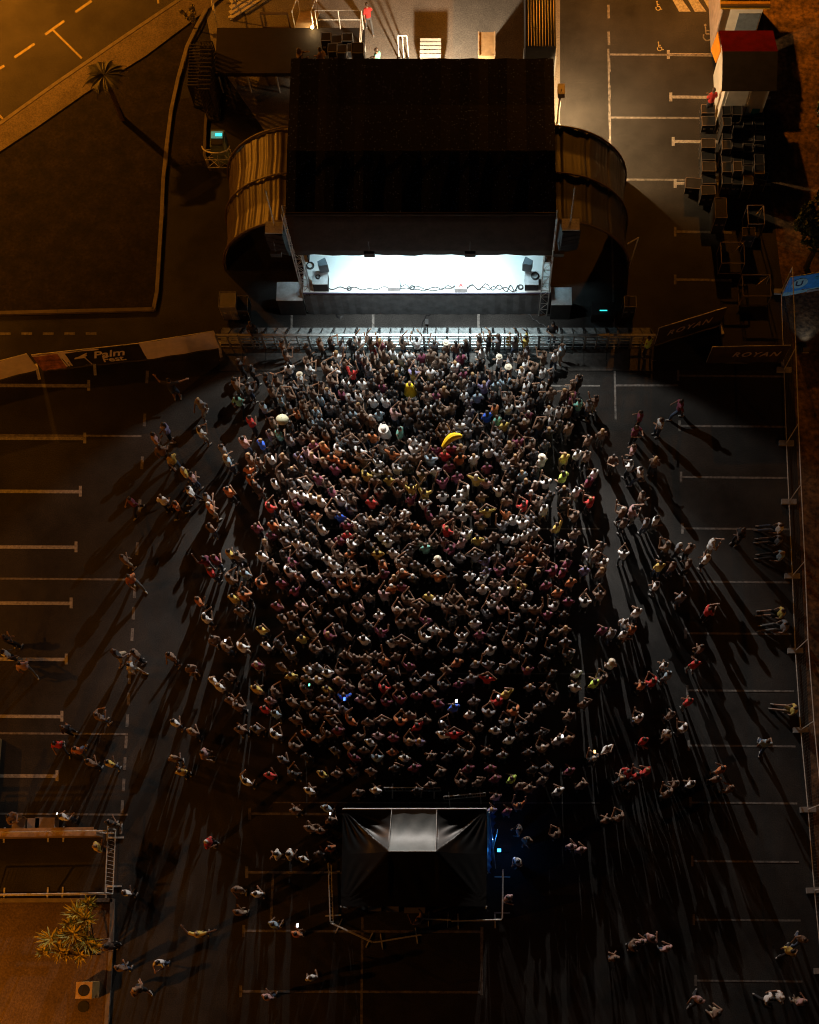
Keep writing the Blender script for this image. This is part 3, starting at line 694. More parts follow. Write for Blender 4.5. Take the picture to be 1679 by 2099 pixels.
for k in range(7):
    mb = MB(); mb.box(((sx0 + sx1) / 2, a.y + .14 + k * .27, zt - .03 - k * zt / 7), (sx1 - sx0, .28, .05)); mb.build('tread', WOOD, t)
for x in (sx0 - .03, sx1 + .03):
    mb = MB(); y1 = a.y + 7 * .27
    mb.tube((x, a.y, zt + .9), (x, y1, .95), .025); mb.tube((x, a.y, zt), (x, a.y, zt + .9), .025); mb.tube((x, y1, 0), (x, y1, .95), .025); mb.tube((x, a.y, zt - .05), (x, y1, .05), .04); mb.build('handrail', mat('white painted steel', (.7, .68, .62), .45), t)
q = P(567, 44, .9); t = thing('open_trolley', 'empty metal frame standing behind the platform', 'frame', (q.x, q.y, 0))
mb = MB(); A, B = P(540, 58, .2), P(595, 58, .2); yq = P(567, 30, .9).y
for z in (.2, 1.0): mb.path([Vector((A.x, A.y, z)), Vector((B.x, A.y, z)), Vector((B.x, yq, z)), Vector((A.x, yq, z)), Vector((A.x, A.y, z))], .03)
for x in (A.x, B.x):
    for y in (A.y, yq): mb.tube((x, y, 0), (x, y, 1.0), .03)
mb.tube((A.x, A.y, 1.0), (B.x, yq, 1.0), .02); mb.build('frame', mat('brown steel', (.16, .12, .09), .5), t)
q = P(497, 5); t = thing('loading_ramp', 'white ribbed ramp at the top edge', 'ramp', (q.x, q.y, 0))
mb = MB(); A = P(468, 14, .1); D = P(520, -40, .1)
for k in range(9): mb.box((A.x + .75 + .02 * k, A.y - .1 + k * .24, .1 + k * .05), (1.7, .2, .05), rz=R(38))
mb.build('ribs', WHITE, t); mb = MB(); mb.box((A.x + .8, A.y + .9, .05), (1.5, 2.0, .06), rz=R(38)); mb.build('base', GREYP, t)
q = P(883, 95, .7); t = thing('slatted_crate', 'grey slatted crate behind the stage roof', 'crate', (q.x, q.y, 0))
A, B = P(861, 76, 1.0), P(904, 76, 1.0); mb = MB(); mb.box(((A.x + B.x) / 2, A.y - .5, .45), (B.x - A.x, 1.0, .85)); mb.build('body', mat('grey brown slats', (.23, .2, .17), .7), t)
for k in range(5):
    mb = MB(); mb.box(((A.x + B.x) / 2, A.y - .08 - k * .2, .91), (B.x - A.x, .14, .05), rx=R(12)); mb.build('slat', mat('pale slat', (.4, .36, .31), .6), t)
q = P(998, 90, 1.2); t = thing('wooden_crate', 'tall plywood crate behind the stage roof', 'crate', (q.x, q.y, 0))
A, B = P(981, 66, 1.5), P(1014, 66, 1.5); mb = MB(); mb.box(((A.x + B.x) / 2, A.y - .6, .75), (B.x - A.x, 1.2, 1.5)); mb.build('body', CARD, t)
mb = MB()
for s in (0, 1): mb.box(((A.x if s == 0 else B.x), A.y - .6, 1.51), (.06, 1.22, .05))
mb.build('edge_batten', mat('pale batten', (.6, .45, .26), .7), t)
q = P(1108, 40, 2.4); t = thing('box_van', 'black ribbed truck box at the top, right of centre', 'truck', (q.x, q.y, 0))
A, B = P(1078, 96, 2.5), P(1140, 96, 2.5); mb = MB(); mb.box(((A.x + B.x) / 2, A.y + 3.5, 1.5), (B.x - A.x, 7.0, 2.0)); mb.build('box_body', BLKM, t)
mb = MB()
for k in range(10): mb.tube((A.x + .1 + (B.x - A.x - .2) * k / 9, A.y, 2.52), (A.x + .1 + (B.x - A.x - .2) * k / 9, A.y + 7, 2.5), .035, n=8)
mb.build('roof_ribs', mat('glossy black', (.006, .006, .006), .3, .1, spec=.12), t)
for sx in (-1, 1):
    for yy2 in (1.0, 6.0):
        mb = MB(); cx_ = (A.x + B.x) / 2 + sx * (B.x - A.x) / 2 * .85; mb.tube((cx_ - .12, A.y + yy2, .42), (cx_ + .12, A.y + yy2, .42), .42, n=16); mb.build('wheel', RUBB, t)
mb = MB(); mb.box(((A.x + B.x) / 2, A.y + 3.5, .5), (B.x - A.x - .5, 6.8, .18)); mb.build('chassis', BLKM, t)
case(1090, 108, .7, .4, 1.3, 'pale box at the rear of the black truck', GREYP); case(1122, 108, .8, .4, 1.3, 'pale box with a bright lamp behind the black truck', GREYP)
case(733, 98, .5, .5, 1.9, 'black flight case with bright metal edges on the platform right end', BLKM, zt - .0)
for k, (x, y) in enumerate(((668, 75), (690, 80), (712, 76), (700, 100), (722, 112 - 14), (682, 98))):
    case(x, y, .42, .4, .9, 'dark case on the platform, %s from the left' % ordn[k].replace('leftmost', 'first'), BLKM, zt, group='dark cases on the platform')
q = P(826, 95, .8); t = thing('hand_trolley', 'upright metal trolley behind the stage roof centre', 'trolley', (q.x, q.y, 0))
mb = MB()
for s in (-.22, 0, .22): mb.tube((q.x + s, q.y, 0), (q.x + s * .9, q.y + .1, 1.3), .03)
mb.tube((q.x - .2, q.y + .1, 1.3), (q.x + .2, q.y + .1, 1.3), .03); mb.box((q.x, q.y - .15, .05), (.5, .4, .04)); mb.build('frame', WHITE, t)
for s in (-.2, .2):
    mb = MB(); mb.tube((q.x + s - .03, q.y, .1), (q.x + s + .03, q.y, .1), .1, n=12); mb.build('wheel', RUBB, t)
q = P(1149, 190, 2.6); t = thing('work_light', 'work lamp on a mast at the right rear corner of the stage', 'lamp', (q.x, q.y, 0))
mb = MB(); mb.tube((q.x, q.y, 0), (q.x, q.y, 2.6), .05)
for k in range(3): mb.tube((q.x, q.y, .8), (q.x + .7 * cos(k * 2.1), q.y + .7 * sin(k * 2.1), 0), .03)
mb.build('mast', GALV, t); mb = MB(); mb.box((q.x + .02, q.y, 2.7), (.3, .5, .25)); mb.tube((q.x, q.y - .25, 2.8), (q.x, q.y - .25, 3.1), .02); mb.build('lamp_head', mat('pale lamp housing', (.7, .65, .6), .5), t)
lamp('work_lamp', 'SPOT', (q.x + .25, q.y, 2.65), WORK, (1.0, .64, .30), .06, target=P(1260, 215), spot=135, blend=.35)
q = P(885, 330, 0); lamp('backstage_lamp', 'SPOT', (q.x, P(885, 118, 3.0).y - .6, 2.3), BACK, (1.0, .76, .50), .1, target=P(860, -60), spot=150, blend=.6)
q = P(636, 57, .5); t = thing('stair_lamp', 'small bright lamp at the foot of the platform stairs', 'lamp', P(638, 57, zt))
mb = MB(); mb.ball(P(640, 56, zt + .12), .07); mb.build('bulb', mat('warm bulb', (1, .7, .3), .5, emis=(1, .62, .2), estr=25), t)
mb = MB(); mb.tube(P(640, 56, zt), P(640, 56, zt + .1), .05); mb.build('base', BLK, t)
lamp('stair_light', 'POINT', P(640, 52, zt + .35), STAIR, (1.0, .66, .3), .05)
# left side gear
def stack(x, y, w_, d_, h_, n_, label):
    q = P(x, y); t = thing('barrier_stack', label, 'barrier', (q.x, q.y, 0)); mb = MB()
    for k in range(n_):
        yy_ = q.y - d_ / 2 + d_ * k / n_; mb.path([Vector((q.x - w_ / 2, yy_, .1)), Vector((q.x - w_ / 2, yy_, h_)), Vector((q.x + w_ / 2, yy_, h_)), Vector((q.x + w_ / 2, yy_, .1))], .03)
        for j in range(4): mb.tube((q.x - w_ / 2 + w_ * j / 4, yy_, .1), (q.x - w_ / 2 + w_ * j / 4, yy_, h_), .015, n=4)
    mb.build('frames', mat('dark steel', (.05, .045, .04), .5, metal=.4), t); mb = MB(); mb.box((q.x, q.y, .06), (w_ + .1, d_ + .1, .1)); mb.build('pallet', BLKM, t)
stack(422, 175, .9, 2.2, 1.3, 14, 'dark stack of steel barriers left of the platform')
stack(441, 195, .5, 2.6, 1.9, 12, 'taller dark stack of steel gates left of the platform')
t = thing('generator', 'generator box with a glowing teal panel left of the stage', 'generator', P(447, 300))
q = P(447, 290, 1.1); mb = MB(); mb.box((q.x, q.y, .75), (.6, .85, 1.1)); mb.build('body', mat('pale teal cabinet', (.16, .22, .2), .5), t)
mb = MB(); mb.box((q.x, q.y - .05, 1.32), (.5, .6, .06)); mb.build('recess', BLK, t)
mb = MB(); mb.box((q.x + .08, q.y + .12, 1.37), (.28, .12, .03)); mb.build('display', mat('teal display', (0, .5, .5), .5, emis=(.05, .85, .95), estr=1.6), t)
mb = MB(); mb.box((q.x, q.y + .12, 1.36), (.5, .34, .01)); mb.build('panel', mat('lit panel', (.2, .6, .5), .5, emis=(.12, .5, .42), estr=.35), t)
truss(P(424, 325, .5), P(474, 325, .5), .5, None, 'truss_cradle', mt=GALV); o = bpy.data.objects['truss_cradle']; tag(o, 'pale metal truss piece below the teal-lit generator', 'truss')
mb = MB(); pts = [P(442 + 28 * cos(t_), 300 + 14 * sin(t_), .6 + .8 * abs(sin(t_))) for t_ in [k * pi / 10 for k in range(11)]]; mb.path(pts, .03); tag(mb.build('hoop_frame', GALV), 'curved metal hoop above the truss piece, left of stage', 'frame')

# ------------------------------------------------ kiosks and cases on the right
def kiosk(xl_, xr_, yf_, ze_, depth, label, ridge, front_m, roof_f, roof_b, nm='kiosk'):
    a, b = P(xl_, yf_, ze_), P(xr_, yf_, ze_); t = thing(nm, label, 'kiosk', ((a.x + b.x) / 2, a.y, 0)); y0, y1 = a.y, a.y + depth; x0, x1 = a.x, b.x
    i = .22
    mb = MB(); mb.box(((x0 + x1) / 2, (y0 + y1) / 2, ze_ / 2), (x1 - x0 - 2 * i, depth - 2 * i, ze_ - .06)); mb.build('wall', front_m, t)
    zr_ = ze_ + ridge; ym = (y0 + y1) / 2
    mb = MB(); mb.quad((x0, y0, ze_), (x1, y0, ze_), (x1, ym, zr_), (x0, ym, zr_)); mb.build('front_roof', roof_f, t, solid=.06)
    mb = MB(); mb.quad((x0, ym, zr_), (x1, ym, zr_), (x1, y1, ze_), (x0, y1, ze_)); mb.build('rear_roof', roof_b, t, solid=.06)
    return t, x0, x1, y0, y1, ym, zr_
t, x0, x1, y0, y1, ym, zr_ = kiosk(1480, 1592, 186, 2.35, 3.0, 'white kiosk with dark red roof, front slope blackened as shade, above the flight cases', .5, WHITE, BLKM, REDR)  # black front slope is shade put into the roof colour
mb = MB(); mb.box((x0 + .8, y0 + .2, 1.1), (.9, .03, 1.9)); mb.build('door', WHITE, t)
mb = MB(); mb.box((x0 + 1.35, y0 + .2, 1.1), (.04, .045, 2.0)); mb.build('door_jamb', WOOD, t)
mb = MB(); mb.box((x1 - .55, y0 + .19, .8), (.35, .03, .5)); mb.build('blue_poster', mat('blue poster', (.03, .25, .33), .6), t)
mb = MB(); mb.add([P(1471, 66, 2.4), P(1457, 102, 1.8), P(1467, 129, 1.9), P(1477, 104, 2.6)], [(0, 1, 2, 3)]); mb.build('gable_awning', ORNG, t, solid=.03)
t, x0, x1, y0, y1, ym, zr_ = kiosk(1477, 1579, 17, 2.6, 3.4, 'white kiosk with yellow corrugated roof in the top right corner', .25, WHITE, YELR, YELR)
mb = MB()
for k in range(4): mb.box(((x0 + x1) / 2, y0 + .1 + k * .42, 2.66 + k * .062), (x1 - x0, .1, .06))
mb.build('roof_batten', mat('dark groove', (.06, .03, .01), .7), t)
mb = MB(); mb.box((x1 - .75, y0 + .2, 1.1), (.95, .04, 2.0)); mb.build('door', mat('blue grey door', (.16, .2, .26), .5), t); mb = MB(); mb.box((x1 - 1.3, y0 + .19, .9), (.04, .06, .1)); mb.build('handle', BLK, t) if False else None
mb = MB(); mb.box((x0 + .12, y0 + 1.5, 1.3), (.05, 3.0, 2.4)); mb.build('side_shutter', mat('pinkish shutter', (.55, .45, .4), .6), t)
rnd = random.Random(4)
cols = [(1453, 228, 8, 24), (1490, 236, 7, 23), (1512, 236, 7, 23), (1534, 240, 7, 23), (1557, 240, 6, 23)]
cn = ['first', 'second', 'third', 'fourth', 'fifth']
for c, (x, y, n, st) in enumerate(cols):
    for k in range(n):
        if c == 0 and k in (2,): continue
        hh = rnd.choice((.62, .8, .8, 1.0, 1.25)) if c else rnd.uniform(.5, .9)
        case(x + rnd.uniform(-1, 1), y + k * st - hh * 8, rnd.uniform(.36, .45) if c else .6, rnd.uniform(.38, .47), hh, 'black flight case, %s from the kiosk, %s row from the left' % (ordn[k].replace('leftmost', 'nearest'), cn[c]), BLKM, group='black flight cases stacked below the kiosk', rz=rnd.uniform(-.03, .03), grp_edges=mat('dull trim', (.22, .18, .15), .5, metal=.4))
DT = MATS['dull trim']
case(1428, 376, .95, .5, .5, 'long low black case sticking out left of the case stack', BLKM, rz=R(-4), grp_edges=DT)
case(1478, 426, .5, .95, 1.2, 'tall black case with pale outline below the case stack', BLKM, grp_edges=DT)
case(1535, 475, .55, .4, .9, 'dark case alone below the right end of the stack', BLKM, grp_edges=DT)
case(1562, 360, .5, .4, .8, 'open topped case at the right of the stack', BLKM, grp_edges=ALU, rz=R(-15))
def cage(x, y, wd, dp, ht, label):
    q = P(x, y, ht); mb = MB(); t = thing('cart_frame', label, 'frame', (q.x, q.y, 0))
    for z in (.15, ht):
        pts = [Vector((q.x + sx * wd / 2, q.y + sy * dp / 2, z)) for sx, sy in ((-1, -1), (1, -1), (1, 1), (-1, 1), (-1, -1))]; mb.path(pts, .022)
    for sx in (-1, 1):
        for sy in (-1, 1): mb.tube((q.x + sx * wd / 2, q.y + sy * dp / 2, .05), (q.x + sx * wd / 2, q.y + sy * dp / 2, ht), .022)
    mb.tube((q.x, q.y, ht), (q.x + wd / 2, q.y + dp / 2, ht), .015); mb.build('frame', DT, t)
    mb = MB(); mb.box((q.x, q.y, .2), (wd, dp, .06)); mb.build('base', BLKM, t)
cage(1502, 518, 1.0, 1.0, .9, 'open metal cart frame below the flight cases'); cage(1551, 585, 1.2, 1.0, .9, 'dark metal cart frame left of the blue banner')
cage(1550, 440, .7, .9, 1.1, 'thin metal cart frame beside the right tree')

# ------------------------------------------------ trees, plants, small ground things
def leaf_cloud(mb, c, r, n, s, rnd, flat=.7):
    for _ in range(n):
        u = rnd.uniform(-1, 1); a = rnd.uniform(0, 2 * pi); k = rnd.uniform(.55, 1.0); h_ = sqrt(1 - u * u)
        p = Vector(c) + Vector((r * k * h_ * cos(a), r * k * h_ * sin(a), r * k * u * flat))
        e = Euler((rnd.uniform(-1.2, 1.2), rnd.uniform(-1.2, 1.2), rnd.uniform(0, 6.3))).to_matrix(); q = s * rnd.uniform(.6, 1.4)
        mb.add([p + e @ Vector(v) for v in ((-q, 0, 0), (0, -q * .5, 0), (q, 0, 0), (0, q * .5, 0))], [(0, 1, 2, 3)])
def tree(x, y, h, r, label, mt, seed, n=26, per=150, s=.09, trunk=.14, cat='tree', nm='tree'):
    rnd = random.Random(seed); q = P(x, y); t = thing(nm, label, cat, (q.x, q.y, 0)); tk = MB(); tk.tube(q, (q.x, q.y, h * .55), trunk, trunk * .6, 8); cr = MB()
    for k in range(n):
        a = rnd.uniform(0, 6.3); rr_ = r * sqrt(rnd.uniform(.05, 1)) * .85; z = h * rnd.uniform(.6, .95)
        c = Vector((q.x + rr_ * cos(a), q.y + rr_ * sin(a), z)); tk.tube((q.x, q.y, h * rnd.uniform(.35, .55)), c, trunk * .35, trunk * .1, 5); leaf_cloud(cr, c, r * rnd.uniform(.2, .36), per, s, rnd)
    tk.build('trunk', TRUNK, t); cr.build('crown', mt, t); return t
tree(1652, 548, 4.3, 1.25, 'leafy green tree at the right edge below the dirt verge', LEAFG, 3, n=38)
tree(1690, 345, 4.0, 1.3, 'green tree at the right edge beside the dirt verge', LEAFG, 9)
tree(1690, 585, 3.0, .8, 'dark leafy tree beyond the blue banner', LEAFG, 12)
tree(399, 62, 1.3, .42, 'small yellowish shrub at the end of the pavement', mat('yellow green leaves', (.3, .26, .09), .7, .3, 6), 21, n=10, per=60, s=.06, trunk=.04, cat='shrub', nm='shrub')
def palm(x, y, h, L_, label, seed):
    rnd = random.Random(seed); q = P(x, y); t = thing('palm_tree', label, 'palm tree', (q.x, q.y, 0)); mb = MB(); mb.tube(q, (q.x, q.y, h), .14, .1); mb.build('trunk', TRUNK, t); mb = MB()
    for k in range(22):
        a = k * 2 * pi / 22 + rnd.uniform(-.15, .15); ln = L_ * rnd.uniform(.75, 1.1); prev = None
        for j in range(12):
            f = j / 11; rr_ = ln * f; z = h + .5 * sin(f * 2.2) * ln * .4 - f * f * ln * .35; p = Vector((q.x + rr_ * cos(a), q.y + rr_ * sin(a), z))
            if prev is not None:
                mb.tube(prev, p, .015, n=3, cap=False)
                for s in (-1, 1):
                    for g_ in (0, .5):
                        b_ = prev.lerp(p, g_); v = Vector((cos(a + s * 1.1), sin(a + s * 1.1), -.35)) * .42 * sin(pi * min(1, f + .12)); w_ = Vector((cos(a), sin(a), 0)) * .03
                        mb.add([b_ - w_, b_ + w_, b_ + v], [(0, 1, 2)])
            prev = p
    mb.build('crown', LEAFP, t); return t
palm(252, 245, 2.6, 1.0, 'small palm tree beside the pavement at the upper left', 5)
rnd = random.Random(8); q = P(205, 1955); t = thing('spiky_shrub', 'yellow lit shrub with spiky leaf rosettes in the lower left corner', 'shrub', (q.x, q.y, 0)); tk = MB(); cr = MB()
for k, (x, y, s) in enumerate(((180, 1853, .42), (158, 1872, .62), (176, 1885, .55), (142, 1895, .42), (150, 1915, .7), (176, 1928, .72), (190, 1940, .5), (128, 1925, .55), (105, 1924, .62), (122, 1950, .5), (164, 1958, .5), (88, 1952, .36), (135, 1957, .35))):
    c = P(x, y, 1.5 + .5 * rnd.random()); tk.tube((q.x, q.y, .5), c - Vector((0, 0, .1)), .035, .02, 5)
    for j in range(44):
        a = rnd.uniform(0, 6.3); el = rnd.uniform(-.3, 1.2); ln = s * rnd.uniform(.5, 1.1) * 1.0; v = Vector((cos(a) * cos(el), sin(a) * cos(el), sin(el))) * ln; w_ = v.cross(Vector((0, 0, 1))); w_ = (w_.normalized() if w_.length > 1e-4 else Vector((1, 0, 0))) * .045
        md = c + v * .5 + Vector((0, 0, .03)); cr.add([c, md + w_, c + v, md - w_], [(0, 1, 2, 3)])
tk.tube(q, (q.x, q.y, .6), .06, .05); tk.build('trunk', TRUNK, t); cr.build('crown', LEAFY, t)
q = P(172, 2040); t = thing('litter_bin', 'square ochre litter bin with a round black opening, lower left', 'bin', (q.x, q.y, 0))
mb = MB(); q2 = P(172, 2030, .9); mb.box((q2.x, q2.y, .45), (.62, .62, .88)); mb.build('body', mat('ochre bin', (.5, .33, .12), .6, .08), t)
mb = MB(); mb.tube((q2.x, q2.y, .86), (q2.x, q2.y, .9), .22, n=28); mb.build('opening', BLKM, t)
q = P(172, 2063); mb = MB(); mb.tube((q.x, q.y, .05), (q.x, q.y, .075), .22, n=28); tag(mb.build('bin_shadow', BLKM), 'round black disc painted as the litter bin shadow on paving', 'painted shadow')  # black disc paints the shadow of the bin
# street lamps outside the picture
def street_lamp(x, y, h, e, label, aim, col=SODIUM, spot=168):
    q = P(x, y); t = thing('street_lamp', label, 'street lamp', (q.x, q.y, 0), group='sodium street lamps round the car park')
    mb = MB(); mb.tube(q, (q.x, q.y, h), .09, .05, 10); mb.build('post', GALV, t); mb = MB(); mb.box((q.x + .2, q.y, h + .08), (.8, .3, .12)); mb.build('lamp_head', GREYP, t)
    mb = MB(); mb.box((q.x + .2, q.y, h + .01), (.6, .22, .02)); mb.build('lens', mat('sodium lens', (1, .5, .1), .5, emis=SODIUM, estr=20), t)
    lamp('street_light', 'SPOT', (q.x + .2, q.y, h - .05), e, col, .12, target=P(*aim), spot=spot, blend=.5)
street_lamp(-110, -60, 9, SOD[0], 'sodium street lamp beyond the road, upper left', (60, 60))
street_lamp(-120, 2180, 7, SOD[1], 'sodium street lamp off the lower left corner', (60, 1980))
street_lamp(1365, -190, 8, SOD[2], 'sodium street lamp beyond the disabled bays, top right', (1400, 60))
street_lamp(-240, 560, 8, SOD[3], 'sodium street lamp west of the lawn', (160, 520))
street_lamp(250, -420, 9, SOD[4], 'sodium street lamp above the top left road', (260, -200))
street_lamp(-330, 1330, 9, SOD[6], 'sodium street lamp west of the parking bays', (0, 1250))
street_lamp(2000, 1350, 9, SOD[5], 'sodium street lamp east of the mesh fence', (1700, 1250))
q = P(1650, 720); t = thing('added_banner_lamp', 'added fill lamp on the ground brightening the blue banner', 'lamp', (q.x, q.y, 0)); mb = MB(); mb.box((q.x, q.y, .14), (.3, .12, .2), rx=R(-50)); mb.build('housing', BLK, t)  # lamp added to brighten the blue banner, no known source here
mb = MB(); mb.box((q.x, q.y, .03), (.3, .2, .04)); mb.build('bracket', GALV, t)
lamp('added_banner_light', 'SPOT', (q.x, q.y + .12, .25), 34, (.75, .9, 1), .04, target=P(1660, 600, .7), spot=95, blend=.8)
